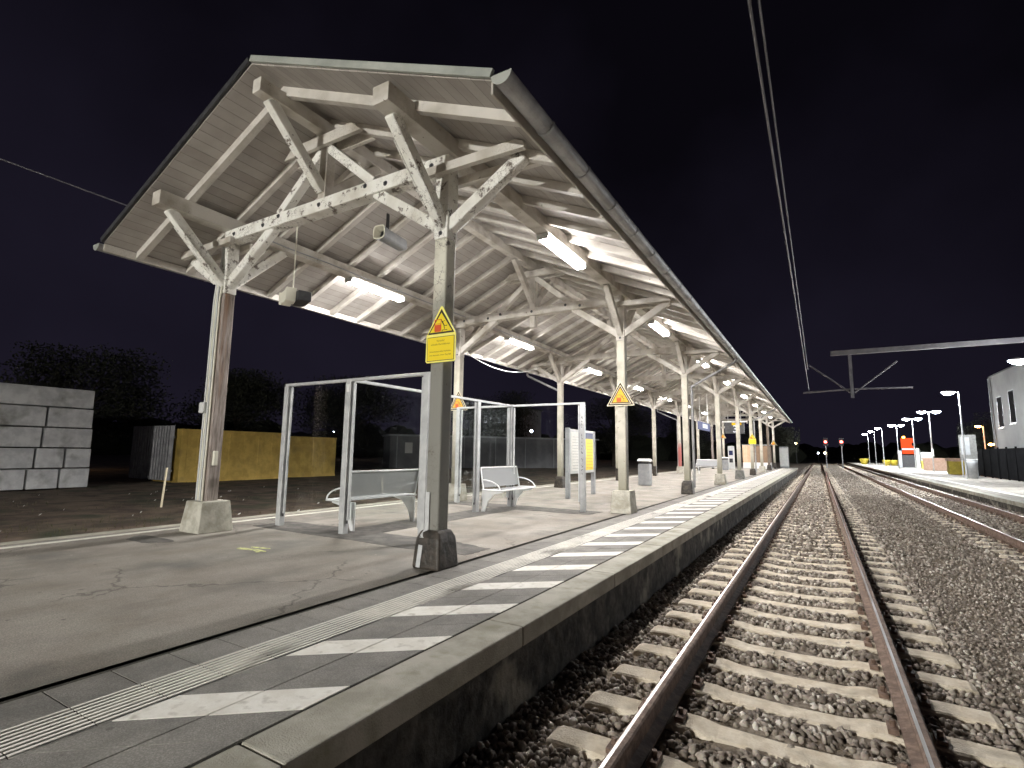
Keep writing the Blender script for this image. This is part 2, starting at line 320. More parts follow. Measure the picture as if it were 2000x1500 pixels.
def text_mesh(txt, size, name, m, parent, loc, rot, extr=.001, align='CENTER'):
    cu = bpy.data.curves.new('t', 'FONT'); cu.body = txt; cu.size = size; cu.align_x = align; cu.extrude = extr
    to = bpy.data.objects.new('t', cu); COL.objects.link(to); bpy.context.view_layer.update()
    dg = bpy.context.evaluated_depsgraph_get(); me = bpy.data.meshes.new_from_object(to.evaluated_get(dg))
    bpy.data.objects.remove(to); bpy.data.curves.remove(cu)
    me.materials.clear(); me.materials.append(m)
    o = bpy.data.objects.new(name, me); COL.objects.link(o); o.parent = parent; o.location = loc; o.rotation_euler = rot
    return o
ordn = ['first', 'second', 'third', 'fourth', 'fifth', 'sixth', 'seventh', 'eighth', 'ninth', 'tenth']

# ------------------------------------------------------------------ dimensions
XE = -1.905; XC = -2.205; XR, XL = -3.62, -8.05; XM = (XR+XL)/2
Y0, D = 4.58, 6.2524; NP = 9; RY0, RY1 = 3.37, 56.0; PY0, PY1 = -18, 60.0
ZR = -.383      # rail head
TR1, TR2 = -.308, 4.15
SL = .4475
roofz = lambda x: 6.04-abs(x-XM)*SL

# ------------------------------------------------------------------ ground, platforms
g = MB(); g.add([(-900, -300, -.72), (900, -300, -.72), (900, 1500, -.72), (-900, 1500, -.72)], [(0, 1, 2, 3)])
struct('ground', g, EARTH)
def sheet(x0, x1, y0, y1, nx, ny, fz):
    X = np.linspace(x0, x1, nx); Y = np.linspace(y0, y1, ny); m = MB()
    vs = [(x, y, fz(x, y)) for y in Y for x in X]
    fs = [(j*nx+i, j*nx+i+1, (j+1)*nx+i+1, (j+1)*nx+i) for j in range(ny-1) for i in range(nx-1)]
    return m.add(vs, fs, 0, True)
def hn(x, y): return math.sin(x*1.7+y*.6)*math.sin(y*1.3-x*.4)*.5+math.sin(x*4.1+1.3*y)*math.sin(y*3.7)*.25
struct('left_verge_ground', sheet(-70, -9.12, -20, 120, 90, 160, lambda x, y: -.42+.06*hn(x, y)-.0*x), EARTH)
# ballast bed: mounded beside the tracks
def bz(x, y):
    z = -.62+.012*hn(x*5, y*5)
    for t in (TR1, TR2):
        d = abs(x-t)
        if d < 1.2: z += .012
    if 1.3 < x < 2.7: z -= .03
    return z
struct('ballast_bed', sheet(-1.98, 5.95, -6, 150, 60, 500, bz), BALL)
p = MB(); p.box(-9.1, -2.21, PY0, PY1, -.7, -.004); struct('platform', p, ASPH)
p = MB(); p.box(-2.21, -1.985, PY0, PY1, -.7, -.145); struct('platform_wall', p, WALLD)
p = MB()
y = 1.47-1.95*9
while y < PY1:
    p.box(XC, XE, y+.004, min(y+1.946, PY1), -.14, .002+random.uniform(-.002, .002)); y += 1.95
struct('platform_edge_slabs', p, COPE, bevel=.012)
p = MB(); p.box(-3.50, XC, PY0, PY1, -.003, -.0005); struct('paving_joint_bed', p, JOINT)
p = MB()           # inner row of slabs
y = 1.213-.3*60
while y < PY1-.3:
    if y > PY0: p.box(-3.48, -3.170, y+.004, y+.294, -.002, .004+random.uniform(-.0012, .0012))
    y += .3
struct('paving_slabs', p, TILE)
p = MB()           # tactile slabs: a base plate with seven ribs
y = 1.213-.3*60
while y < PY1-.3:
    if y > PY0:
        p.box(-3.164, -2.862, y+.003, y+.298, -.002, .0018, 1)
        for r in range(8): p.box(-3.158+r*.0375, -3.158+r*.0375+.018, y+.004, y+.297, .0018, .0068)
    y += .3
struct('tactile_strip', p, [RIBW, RIBB])
p = MB()           # diagonal hatch field
y = 1.27-.9*20; k = 0
sl = .83
while y < PY1-.8:
    for b in range(3):
        ya = y+b*.3
        if ya > PY0:
            for (xa, xb) in ((-2.855, -2.546), (-2.539, -2.214)):
                da, db = (xa+2.845)*sl, (xb+2.845)*sl
                z = .004+random.uniform(-.001, .001)
                p.add([(xa, ya+da+.004, z), (xb, ya+db+.004, z), (xb, ya+db+.295, z), (xa, ya+da+.295, z),
                       (xa, ya+da+.003, -.002), (xb, ya+db+.003, -.002), (xb, ya+db+.297, -.002), (xa, ya+da+.297, -.002)],
                      [(0, 1, 2, 3), (4, 7, 6, 5), (0, 4, 5, 1), (1, 5, 6, 2), (2, 6, 7, 3), (3, 7, 4, 0)], 1 if b == 0 else 0)
    y += .9
struct('hatched_edge_paving', p, [TILE, TILEW])
p = MB(); p.box(-8.72, -8.60, PY0, PY1, -.003, .002)
o = struct('white_line', p, LINEW)
p = MB(); p.box(-9.12, -8.93, PY0, PY1, -.5, .006); struct('left_kerb', p, EDGC, bevel=.01)
# dark repair strips round the wind screens, and worn patches
def flatpoly(pts, z=.001):
    m = MB(); n = len(pts); m.add([(x, y, z) for x, y in pts]+[(x, y, -.004) for x, y in pts], [tuple(range(n))]+[(i, (i+1) % n, n+(i+1) % n, n+i) for i in range(n)]); return m
def wob(pts, a=.03, n=7):
    out = []
    for i in range(len(pts)):
        (xa, ya), (xb, yb) = pts[i], pts[(i+1) % len(pts)]
        for k in range(n): t = k/n; out.append((xa+(xb-xa)*t+random.uniform(-a, a), ya+(yb-ya)*t+random.uniform(-a, a)))
    return out
struct('asphalt_patch', flatpoly(wob([(-8.0, 5.28), (-4.35, 5.22), (-3.75, 5.3), (-3.75, 5.8), (-4.4, 5.95), (-5.8, 5.95), (-5.78, 10.0), (-4.1, 10.05), (-4.05, 10.7), (-7.9, 10.75), (-7.9, 10.1), (-6.45, 10.05), (-6.5, 6.0), (-8.0, 5.95)], .02, 8)), PATCH)
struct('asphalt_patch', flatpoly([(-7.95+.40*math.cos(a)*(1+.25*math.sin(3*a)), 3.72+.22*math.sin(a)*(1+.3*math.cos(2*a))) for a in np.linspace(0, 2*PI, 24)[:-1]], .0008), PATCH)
struct('asphalt_patch', flatpoly(wob([(-3.565, PY0), (-3.49, PY0), (-3.49, PY1), (-3.53, PY1)], .018, 420), .0006), JOINT)
YMARK = mat('yellow_green_paint', (.66, .68, .30), (.33, .32, .22), rough=.7, scale=16, lo=.45, hi=.6)
for q in ([(-6.35, 4.0), (-6.1, 4.06), (-5.95, 4.0), (-5.9, 4.1), (-6.12, 4.12), (-6.4, 4.06)], [(-6.3, 4.16), (-6.1, 4.19), (-6.02, 4.24), (-6.3, 4.2)]):
    tag(flatpoly(q, .003).build('paint_mark', YMARK), 'yellow-green dashes of spray paint on the asphalt in front of the canopy' if q[0][0] < -6.32 else 'thin second yellow-green dash beside the larger paint mark', 'paint mark')

# ------------------------------------------------------------------ tracks
prof = [(-.075, 0), (.075, 0), (.075, .012), (.012, .03), (.009, .12), (.034, .135), (.036, .162), (.026, .172), (-.004, .1725), (-.024, .1722), (-.028, .171), (-.036, .162), (-.034, .135), (-.009, .12), (-.012, .03), (-.075, .012)]
def rail_mb(xc, y0, y1):
    m = MB(); n = len(prof); ys = np.linspace(y0, y1, 40)
    rings = [[(xc+px, yy, ZR-.172+pz) for px, pz in prof] for yy in ys]
    m.loft(rings)
    for i in range(len(ys)-1):
        for k in range(n):
            if k in (8,): m.mi[i*n+k] = 1
    return m
def sleeper_mb():
    m = MB(); st = [(-1.3, .20, .0), (-1.26, .22, .018), (-1.0, .225, .022), (-.5, .225, .018), (-.38, .215, -.004), (0, .205, -.012), (.38, .215, -.004), (.5, .225, .018), (1.0, .225, .022), (1.26, .22, .018), (1.3, .20, .0)]
    rings = [[(x, -w/2-.05, -.2), (x, w/2+.05, -.2), (x, w/2, t-.012), (x, w/2-.014, t), (x, -w/2+.014, t), (x, -w/2, t-.012)] for x, w, t in st]
    m.loft(rings)
    for s in (-.75, .75):
        for e in (-.125, .125):
            m.box(s+e-.03, s+e+.03, -.07, .07, .015, .05, 1)
            m.tube([(s+e, 0, .04), (s+e, 0, .085)], .018, 6, 1)
    return m
SLEEP0 = sleeper_mb()
def track(xc, y0, nsl, ystart, label, skip=0):
    t = thing('railway_track', (xc, 0, ZR-.19), label, 'railway track', 'pair of railway tracks')
    for s in (-.75, .75): rail_mb(xc+s, -6, 150).build('rail', [RAILS, RAILT], t, (xc, 0, ZR-.19))
    first = SLEEP0.build('sleeper', [SLEEP, RAILS], t, bevel=0)
    first.location = (0, ystart, -.012)
    for k in range(1, 100):
        c = first.copy(); COL.objects.link(c); c.location = (random.uniform(-.012, .012), ystart+.6*k+random.uniform(-.015, .015), -.012); c.rotation_euler = (0, 0, random.uniform(-.008, .008)); c.parent = t
    m = MB()
    for k in range(100, 100+nsl):
        yy = ystart+.6*k
        m.box(-1.3, 1.3, yy-.11, yy+.11, -.2, 0)
    tag(m.build('sleepers', SLEEP, t), kind='stuff')
    return t
track(TR1, 0, 90, .92, 'near railway track running straight along the canopied platform')
track(TR2, 0, 80, 8.0, 'farther railway track beside the opposite platform with the lamp masts')
# ballast stones
def stones(name, pts, smin, smax, label):
    n = len(pts); base = np.array([(0, 0, 1), (.894, 0, .447), (.276, .851, .447), (-.724, .526, .447), (-.724, -.526, .447), (.276, -.851, .447), (.724, .526, -.447), (-.276, .851, -.447), (-.894, 0, -.447), (-.276, -.851, -.447), (.724, -.526, -.447), (0, 0, -1)])
    fc = np.array([(0, 1, 2), (0, 2, 3), (0, 3, 4), (0, 4, 5), (0, 5, 1), (1, 6, 2), (2, 7, 3), (3, 8, 4), (4, 9, 5), (5, 10, 1), (6, 7, 2), (7, 8, 3), (8, 9, 4), (9, 10, 5), (10, 6, 1), (11, 7, 6), (11, 8, 7), (11, 9, 8), (11, 10, 9), (11, 6, 10)])
    V = np.repeat(base[None], n, 0)*rng.uniform(.62, 1.25, (n, 12, 1))
    V *= rng.uniform(.6, 1.35, (n, 1, 3))
    a = rng.uniform(0, 2*PI, (n, 3)); c, s_ = np.cos(a), np.sin(a)
    x, y_, z = V[..., 0], V[..., 1], V[..., 2]
    y2 = y_*c[:, :1]-z*s_[:, :1]; z2 = y_*s_[:, :1]+z*c[:, :1]
    x3 = x*c[:, 1:2]-y2*s_[:, 1:2]; y3 = x*s_[:, 1:2]+y2*c[:, 1:2]
    x4 = x3*c[:, 2:]-z2*s_[:, 2:]; z4 = x3*s_[:, 2:]+z2*c[:, 2:]
    P_ = np.asarray(pts); fine = np.where((P_[:, 0] > 1.15) & (P_[:, 0] < 2.75), .62, 1.0)[:, None, None]
    V = np.stack([x4, y3, z4], -1)*rng.uniform(smin, smax, (n, 1, 1))*fine+P_[:, None, :]
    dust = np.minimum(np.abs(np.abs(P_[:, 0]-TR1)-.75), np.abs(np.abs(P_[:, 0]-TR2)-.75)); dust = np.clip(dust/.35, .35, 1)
    me = bpy.data.meshes.new(name); me.vertices.add(n*12); me.vertices.foreach_set('co', V.astype(np.float32).ravel())
    Fa = (fc[None]+np.arange(n)[:, None, None]*12).reshape(-1, 3)
    me.loops.add(Fa.size); me.loops.foreach_set('vertex_index', Fa.ravel().astype(np.int32))
    me.polygons.add(len(Fa)); me.polygons.foreach_set('loop_start', np.arange(0, Fa.size, 3, dtype=np.int32))
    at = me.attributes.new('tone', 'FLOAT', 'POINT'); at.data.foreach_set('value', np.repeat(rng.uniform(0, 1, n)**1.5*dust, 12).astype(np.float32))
    me.update(); me.validate()
    me.materials.append(STONE); o = bpy.data.objects.new(name, me); COL.objects.link(o)
    return tag(o, label, 'gravel', None, 'stuff')
STONE, t_ = newmat('ballast_stone')
N = t_.nodes.new; o_ = N('ShaderNodeOutputMaterial'); b_ = N('ShaderNodeBsdfPrincipled'); t_.links.new(b_.outputs[0], o_.inputs[0])
b_.inputs['Roughness'].default_value = .85
at_ = N('ShaderNodeAttribute'); at_.attribute_name = 'tone'; r_ = N('ShaderNodeValToRGB')
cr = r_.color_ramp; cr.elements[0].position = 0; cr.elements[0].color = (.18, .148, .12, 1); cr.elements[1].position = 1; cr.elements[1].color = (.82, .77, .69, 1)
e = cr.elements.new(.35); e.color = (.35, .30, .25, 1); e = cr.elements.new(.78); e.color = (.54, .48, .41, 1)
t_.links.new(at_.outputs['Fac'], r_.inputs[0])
g_ = N('ShaderNodeNewGeometry'); n_ = N('ShaderNodeTexNoise'); n_.inputs['Scale'].default_value = 60; t_.links.new(g_.outputs['Position'], n_.inputs['Vector'])
m_ = N('ShaderNodeMixRGB'); m_.blend_type = 'MULTIPLY'; m_.inputs[0].default_value = .6; t_.links.new(r_.outputs[0], m_.inputs[1]); t_.links.new(n_.outputs['Color'], m_.inputs[2])
m2_ = N('ShaderNodeMixRGB'); m2_.blend_type = 'MIX'; m2_.inputs[0].default_value = .45; t_.links.new(r_.outputs[0], m2_.inputs[1]); t_.links.new(m_.outputs[0], m2_.inputs[2])
t_.links.new(m2_.outputs[0], b_.inputs['Base Color'])
def scatter(n, x0, x1, y0, y1, lift, clear):
    x = rng.uniform(x0, x1, n); y = rng.uniform(y0, y1, n); keep = np.ones(n, bool)
    for t, ys in ((TR1, .92), (TR2, 8.0)):
        ph = (y-ys+.3) % .6-.3
        on = (np.abs(x-t) < 1.33) & (np.abs(ph) < clear) & (y > ys-.3)
        keep &= ~on | (rng.uniform(0, 1, n) < .012)
        for s in (-.75, .75): keep &= np.abs(x-t-s) > .085
    x, y = x[keep], y[keep]; z = np.array([bz(a, b) for a, b in zip(x, y)])+lift*rng.uniform(-.2, 1.1, len(x))
    # heaped a little against the sleepers and between the tracks
    return np.stack([x, y, z], 1)
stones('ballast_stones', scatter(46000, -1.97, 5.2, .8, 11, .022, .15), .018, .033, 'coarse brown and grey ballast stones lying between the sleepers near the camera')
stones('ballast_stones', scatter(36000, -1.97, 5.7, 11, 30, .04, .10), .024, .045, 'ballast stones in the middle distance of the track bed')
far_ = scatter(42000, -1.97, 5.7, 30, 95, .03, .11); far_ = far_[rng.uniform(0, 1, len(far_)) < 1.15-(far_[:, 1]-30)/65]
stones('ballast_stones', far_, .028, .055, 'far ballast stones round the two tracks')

# ------------------------------------------------------------------ canopy
canopy = thing('platform_canopy', (XM, RY0, 0), 'long open timber station canopy with gabled roof on two rows of braced posts', 'station canopy')
CO = (XM, RY0, 0)
def cpart(mb, name, m, parent=None, bevel=.006): return mb.build(name, m, parent or canopy, CO if not parent else (0, 0, 0), bevel)
# roof boards (two slopes), covering on top
def slope_quad(side, xo, z_off0, z_off1):
    xe_ = XM+side*xo; m = MB()
    ra = [(XM, roofz(XM)+z_off0), (xe_, roofz(xe_)+z_off0), (xe_, roofz(xe_)+z_off1), (XM, roofz(XM)+z_off1)]
    m.prism(ra, RY0, RY1, 'y'); return m
for side in (-1, 1):
    cpart(slope_quad(side, 3.60, -.035, -.008), 'roof_boarding', SOFFIT, bevel=0)
    cpart(slope_quad(side, 3.64, -.006, .028), 'roof_covering', ROOFT, bevel=0)
    # verge flashing on the near gable
    m = MB(); m.beam((XM+side*.02, RY0-.03, roofz(XM)+.015), (XM+side*3.62, RY0-.03, roofz(XM+3.62)+.015), .035, .078, (0, 0, 1)); cpart(m, 'verge_flashing', ZINCE if side > 0 else DARK, bevel=.004)
    # eaves board
    xe_ = XM+side*3.60; m = MB(); m.box(xe_-.012, xe_+.012, RY0, RY1, roofz(xe_)-.16, roofz(xe_)-.04); cpart(m, 'eaves_board', RAFT)
    # half-round gutter
    xg = XM+side*3.725; zg = 4.385; m = MB(); n = 12; rr = .095
    rings = []
    for yy in np.linspace(RY0-.05, RY1, 30):
        rings.append([(xg+rr*math.cos(PI+PI*k/n), yy, zg+rr*math.sin(PI+PI*k/n)) for k in range(n+1)]+[(xg+(rr-.008)*math.cos(2*PI-PI*k/n), yy, zg+(rr-.008)*math.sin(2*PI-PI*k/n)) for k in range(n+1)])
    m.loft(rings, smooth=False); gm = m
    m = MB(); m.loft([[(xg+(rr+.006)*math.cos(PI+PI*k/n), yy, zg+(rr+.006)*math.sin(PI+PI*k/n)) for k in range(n+1)] for yy in (RY0-.058, RY0-.052)]); cpart(m, 'gutter_end_cap', ZINCE, bevel=0)
    for yy in np.arange(RY0+.75, RY1, .9): gm.loft([[(xg+(rr+.007)*math.cos(PI+PI*k/n), y_, zg+(rr+.007)*math.sin(PI+PI*k/n)) for k in range(n+1)]+[(xg+(rr+.001)*math.cos(2*PI-PI*k/n), y_, zg+(rr+.001)*math.sin(2*PI-PI*k/n)) for k in range(n+1)] for y_ in (yy-.015, yy+.015)], 1)
    cpart(gm, 'gutter', [ZINC, GREYM], bevel=0)
# rafters
ys = [3.86+.78155*k for k in range(67)]
def rafter_mb(side, yy):
    xa, xb = XM+side*.0, XM+side*3.585; m = MB()
    z0a, z1a = roofz(xa)-.168, roofz(xa)-.037; z0b, z1b = roofz(xb)-.150, roofz(xb)-.037
    m.prism([(xa, z0a), (xb, z0b), (xb, z1b), (xa, z1a)], yy-.048, yy+.048, 'y'); return m
rest = MB()
for side in (-1, 1):
    first = None
    for i, yy in enumerate(ys):
        if yy > RY1-.1: continue
        if i >= 50:
            rest.v, rest.f, rest.mi, rest.sm = rest.v, rest.f, rest.mi, rest.sm
            q = rafter_mb(side, yy); rest.add(q.v, q.f); continue
        if first is None: first = cpart(rafter_mb(side, yy), 'rafter', RAFT, bevel=0); fy = yy
        else:
            c = first.copy(); COL.objects.link(c); c.parent = canopy; c.location = (0, yy-fy, 0)
tag(cpart(rest, 'rafters', RAFT, bevel=0), kind='stuff')
# plates and ridge
for x in (XL, XR):
    m = MB(); m.box(x-.11, x+.11, RY0+.05, RY1-.1, 4.725, 4.93); cpart(m, 'wall_plate', PAINT)
m = MB(); m.box(XM-.08, XM+.08, RY0+.08, RY1-.1, 5.69, 5.875); cpart(m, 'ridge_beam', PAINT)
peds = {0: [('B', .40), ('C', .45)], 1: [('C', .47), ('C', .42)], 2: [('B', .42), ('B', .40)], 3: [('C', .45), ('N', 0)], 4: [('G', .45), ('N', 0)], 5: [('B', .4), ('C', .42)], 6: [('C', .45), ('N', 0)], 7: [('BD', .45), ('N', 0)], 8: [('N', 0), ('N', 0)]}
def pedestal(kind, h, big=False):
    m = MB(); b, t = (.17, .12) if kind in 'BBD' else (.23, .185)
    sq = lambda r, z: [(-r, -r, z), (r, -r, z), (r, r, z), (-r, r, z)]
    if kind == 'C' or kind == 'G':
        q = 1.0 if big else .85; m.loft([sq(.265*q, -.002), sq(.215*q, h)]); return m, (CONC if kind == 'C' else BITG), .012
    oc = lambda r, z, c=.25: [(-r+r*c*0, -r, z), (r, -r, z), (r, r, z), (-r, r, z)]
    m.loft([sq(.185, -.002), sq(.163, h-.12), sq(.156, h-.08), sq(.12, h)]); return m, BITU, .028
def post(k, x, side):
    y = Y0+k*D; kind, h = peds[k][0 if x == XR else 1]
    if x == XR: pm = {0: POSTD, 4: POSTP, 7: POSTSHADE}.get(k, POSTP)
    else: pm = {0: POSTW, 5: POSTRED, 7: POSTW}.get(k, POSTP)
    m = MB(); m.box(-.092, .092, -.092, .092, max(h-.02, 0) if h else -.002, 3.70)
    po = m.build('post', pm, canopy, (0, 0, 0), .022); po.location = Vector((x-(.03 if k == 0 else 0), y, 0))-Vector(CO)
    if k in (0, 1): tag(po, None)
    m = MB(); m.box(-.097, .097, -.097, .097, 3.698, 4.54); m.build('post_head', PEEL if k == 0 else PAINT, po, bevel=.012)
    if h:
        pmb, pmat, bv = pedestal(kind, h, k == 0 and x == XL); pmb.build('pedestal', pmat, po, bevel=bv)
    else:
        m = MB(); m.box(-.10, .10, -.10, .10, -.002, .55); m.build('post_base', BITU, po, bevel=.02)
    bm_ = PEEL if k == 0 else PAINT
    def br(dx, dy, z0=3.90, z1=4.74, reach=.96, w=.125):
        m = MB(); n = Vector((dx, dy, 0)); a = n*.04+Vector((0, 0, z0-.06)); b = n*reach+Vector((0, 0, z1)); m.beam(a, b, w, .150); m.build('brace', bm_, po, bevel=.02)
    if k < NP-1 or True: br(0, 1)
    br(0, -1)
    br(-side, 0, z1=4.58, reach=1.15); br(side, 0, z1=4.46, reach=1.06)
    if k <= 1:   # carved notches along the brace edges
        for (dx, dy, z1, reach) in ((0, -1, 4.74, .96), (side, 0, 4.46, 1.06)):
            n = Vector((dx, dy, 0)); a = n*.04+Vector((0, 0, 3.84)); b = n*reach+Vector((0, 0, z1)); d = b-a
            up = Vector((0, 0, 1)); r = d.normalized().cross(up).normalized(); u = r.cross(d.normalized())
            for s in (-1, 1):
                if dx and s*r.y > 0: continue
                pts = []; rad = []; t = .20
                while t < .80:      # a turned bead moulding running up the edge
                    for q, w_ in ((0, .006), (.004, .015), (.012, .016), (.016, .006), (.020, .012), (.058, .012)):
                        pts.append(a+d*(t+q)+r*s*.062-u*.072); rad.append(w_)
                    t += .062
                m = MB(); m.tube(pts, rad, 6); m.build('carved_edge', bm_, po)
    return po
posts = {}
for k in range(NP):
    for x, side in ((XR, 1), (XL, -1)): posts[(k, x)] = post(k, x, side)
    y = Y0+k*D; off = Vector((0, y, 0))
    bm_ = PEEL if k == 0 else PAINT
    m = MB(); m.box(XL-.06, XR+.06, y-.10, y+.10, 4.545, 4.735); tie = cpart(m, 'tie_beam', bm_, bevel=.015)
    L0 = Vector(CO)
    # king post and struts are pieces of the truss on the tie beam
    m = MB(); m.box(XM-.075, XM+.075, y-.075, y+.075, 4.735 if k == 0 else 4.737, 5.69)
    if k: m.box(XM-.07, XM+.07, y-.07, y+.07, 4.25, 4.543)
    m.build('king_post', PAINT, tie, CO, .01)
    for s in (-1, 1):
        m = MB(); m.beam((XM+s*.07, y-.0, 5.50), (XM+s*.98, y-.0, 4.74), .13, .13); m.build('strut', bm_, tie, CO, .012)
        m = MB(); m.beam((XM, y+s*.06, 4.86), (XM, y+s*.95, 5.70), .12, .15); m.build('strut', bm_ if s < 0 else PAINT, tie, CO, .015)
    for s in (-1, 1):        # paired collar planks near the ridge
        m = MB(); zz = 5.50
        m.prism([(XM-.80, zz), (XM+.80, zz), (XM+.62, zz+.16), (XM-.62, zz+.16)], y+s*.115-.03, y+s*.115+.03, 'y'); m.build('collar_plank', PAINT, tie, CO, .006)
    for side, x in ((1, XR), (-1, XL)):
        for s in (-1, 1):    # paired outrigger planks carrying the eaves
            xa, xb = x-side*.30, x+side*1.13; zb = 4.45; zt = 4.55
            xc_ = XM+side*(6.04-.045-zt)/SL
            pts = [(xa, zb), (xb, zb-.03), (xb, roofz(xb)-.05), (xc_, zt-.005), (xa, zt)]
            m = MB(); m.prism(pts, y+s*.175-.035, y+s*.175+.035, 'y'); m.build('outrigger_plank', PAINT, tie, CO, .006)
for x, s in ((XL, 1), (XR, -1)):
    m = MB(); pts = []
    for i in range(60): pts.append((x+s*.125, RY0+1.3+.88*i, 4.80-.018*math.sin(i*1.7)**2))
    m.tube(pts, .012, 6); m.build('lighting_cable', GREYM, canopy, CO)
# bolts through the joints of the two nearest frames
for k in (0, 1):
    y = Y0+k*D
    for x, z in ((XR-.2, 4.64), (XR-.95, 4.62), (XL+.2, 4.64), (XL+.95, 4.62), (XM-.9, 4.68), (XM+.9, 4.68), (XM, 4.64)):
        m = MB(); m.tube([(x, y-.103, z), (x, y-.101, z)], .034, 12); m.tube([(x, y-.122, z), (x, y-.103, z)], .016, 6, smooth=False)
        m.build('bolt', STEELD, canopy, CO)
    for x in (XR-(.03 if k == 0 else 0), XL):
        for z in (3.76, 3.92):
            m = MB(); m.tube([(x, y-.101, z), (x, y-.098, z)], .026, 12); m.tube([(x, y-.116, z), (x, y-.101, z)], .014, 6, smooth=False); m.build('bolt', STEELD, canopy, CO)
# downpipes
def downpipe(xg, yg, x, y, zend):
    m = MB(); m.tube([(xg, yg, 4.31), (xg, yg, 4.20), (xg+(x-xg)*.04, yg+(y-yg)*.04, 4.14), (x, y, zend+.12), (x, y, zend-.05), (x, y, .2)], .042, 10)
    cpart(m, 'downpipe', ZINC, bevel=0)
downpipe(XM+3.725, Y0+2*D+.35, XR+.17, Y0+2*D+.18, 3.3); downpipe(XM-3.725, Y0+2*D+.2, XL-.17, Y0+2*D+.18, 3.4)
downpipe(XM-3.725, Y0+5*D+.2, XL-.17, Y0+5*D+.18, 3.4); downpipe(XM+3.725, Y0+5*D+.3, XR+.17, Y0+5*D+.18, 3.3)

# ------------------------------------------------------------------ canopy tube lamps
def make_lamp(loc, label):
    t = thing('tube_lamp', loc, label, 'lamp', 'tube lamps under the canopy beams')
    m = MB(); m.box(-.085, .085, -.78, .78, -.032, 0); m.box(-.10, .10, -.79, -.765, -.10, 0); m.box(-.10, .10, .765, .79, -.10, 0); m.build('housing', GREYL, t, bevel=.004)
    m = MB(); m.loft([[(-.082, y, -.033), (.082, y, -.033), (.088, y, -.065), (.072, y, -.095), (-.072, y, -.095), (-.088, y, -.065)] for y in (-.763, .763)])
    m.mi = [0 if i == 3 else 1 for i in range(len(m.mi))]; m.build('diffuser', [LAMPON, LAMPSIDE], t)
    return t
proto = None
for side, x in (('right', XR), ('left', XL)):
    for k in range(NP-1):
        loc = (x, Y0+(k+.5)*D+.08, 4.724)
        lb = 'tube lamp under the %s canopy beam, %s of its row from the near gable' % (side, ordn[k])
        if proto is None: proto = make_lamp(loc, lb)
        else:
            c = copy_tree(proto); c.location = loc; c['label'] = lb

# ------------------------------------------------------------------ loudspeakers, cables
t = thing('hanging_loudspeaker', (-7.42, 5.30, 3.74), 'cream winged loudspeaker hanging on a thin rod under the left side of the canopy', 'loudspeaker')
m = MB(); m.tube([(0, 0, .09), (0, 0, 1.33)], .012, 8); m.build('rod', CREAMP, t)
m = MB(); pr = [(-.22, .12), (-.10, .085), (0, .08), (.10, .085), (.22, .12), (.19, -.10), (.08, -.13), (0, -.10), (-.08, -.13), (-.19, -.10)]
m.prism([(a, b) for a, b in pr], -.16, .0, 'y'); m.build('front_shell', CREAMP, t, bevel=.01)
m = MB(); m.box(-.15, .30, .002, .22, -.09, .08); m.build('box_body', DARK, t, bevel=.02)
t.rotation_euler = (0, 0, -.35)
t = thing('horn_loudspeaker', (-5.38, 5.2, 4.42), 'grey tube-shaped loudspeaker with pale square mouth hanging near the first right post', 'loudspeaker')
m = MB(); rr_ = lambda r, y, z=0: [(r*math.copysign(abs(math.cos(a))**.5, math.cos(a)), y, z+r*math.copysign(abs(math.sin(a))**.5, math.sin(a))) for a in np.linspace(0, 2*PI, 17)[:-1]]
m.loft([rr_(.105, 0), rr_(.095, .06), rr_(.088, .55), rr_(.07, .58)], smooth=False, cap=False); m.build('body', GREYM, t)
m = MB(); m.loft([rr_(.108, -.012), rr_(.092, -.012), rr_(.06, .10)], cap=False); m.build('mouth', CREAMP, t)
m = MB(); m.beam((0, .18, .09), (0, .18, .36), .02, .05, (0, 1, 0)); m.build('bracket', DARK, t)
t.rotation_euler = (.0, 0, .1)
def cable(name, pts, r, m_, label): return tag(MB().tube(pts, r, 6).build(name, m_), label, 'cable')
def sag(a, b, s, n=12): return [tuple(Vector(a).lerp(Vector(b), i/n)-Vector((0, 0, s*4*(i/n)*(1-i/n)))) for i in range(n+1)]
cable('hanging_cable', sag((-9.0, 11.9, 4.36), (-8.7, 16.6, 4.30), .42), .013, WHITE, 'pale cable sagging under the left eaves between the second and third posts')
# conduits on the first left post
for i, (dx, zt) in enumerate(((-.135, 3.85), (-.085, 3.9), (-.04, 4.6), (.02, 3.8))):
    ptsc = [(XL+dx, Y0-.115, .44), (XL+dx, Y0-.115, 1.7), (XL+dx, Y0-.115, 3.6), (XL+dx+.03, Y0-.115, zt)]
    MB().tube(ptsc, .016, 8).build('conduit', CREAMP if i % 2 else GREYL, posts[(0, XL)], (XL, Y0, 0))
MB().box(XL-.19, XL-.05, Y0-.18, Y0-.11, 1.78, 1.95).build('junction_box', GREYL, posts[(0, XL)], (XL, Y0, 0), .02)
MB().box(XL+.093, XL+.15, Y0-.06, Y0+.0, .98, 1.20).build('small_cover', CREAMP, posts[(0, XL)], (XL, Y0, 0), .01)
m = MB(); yy = Y0-.095
m.beam((XR-.05, yy-.012, .40), (XR-.05, yy-.012, .80), .055, .008, (0, 1, 0)); m.beam((XR-.05, yy-.012, .40), (XR-.078, yy-.055, .33), .055, .008, (0, 1, 0)); m.beam((XR-.078, yy-.055, .33), (XR-.085, yy-.098, .02), .055, .008, (0, 1, 0))
m.build('steel_strap', STEEL, posts[(0, XR)], (XR, Y0, 0), .002)

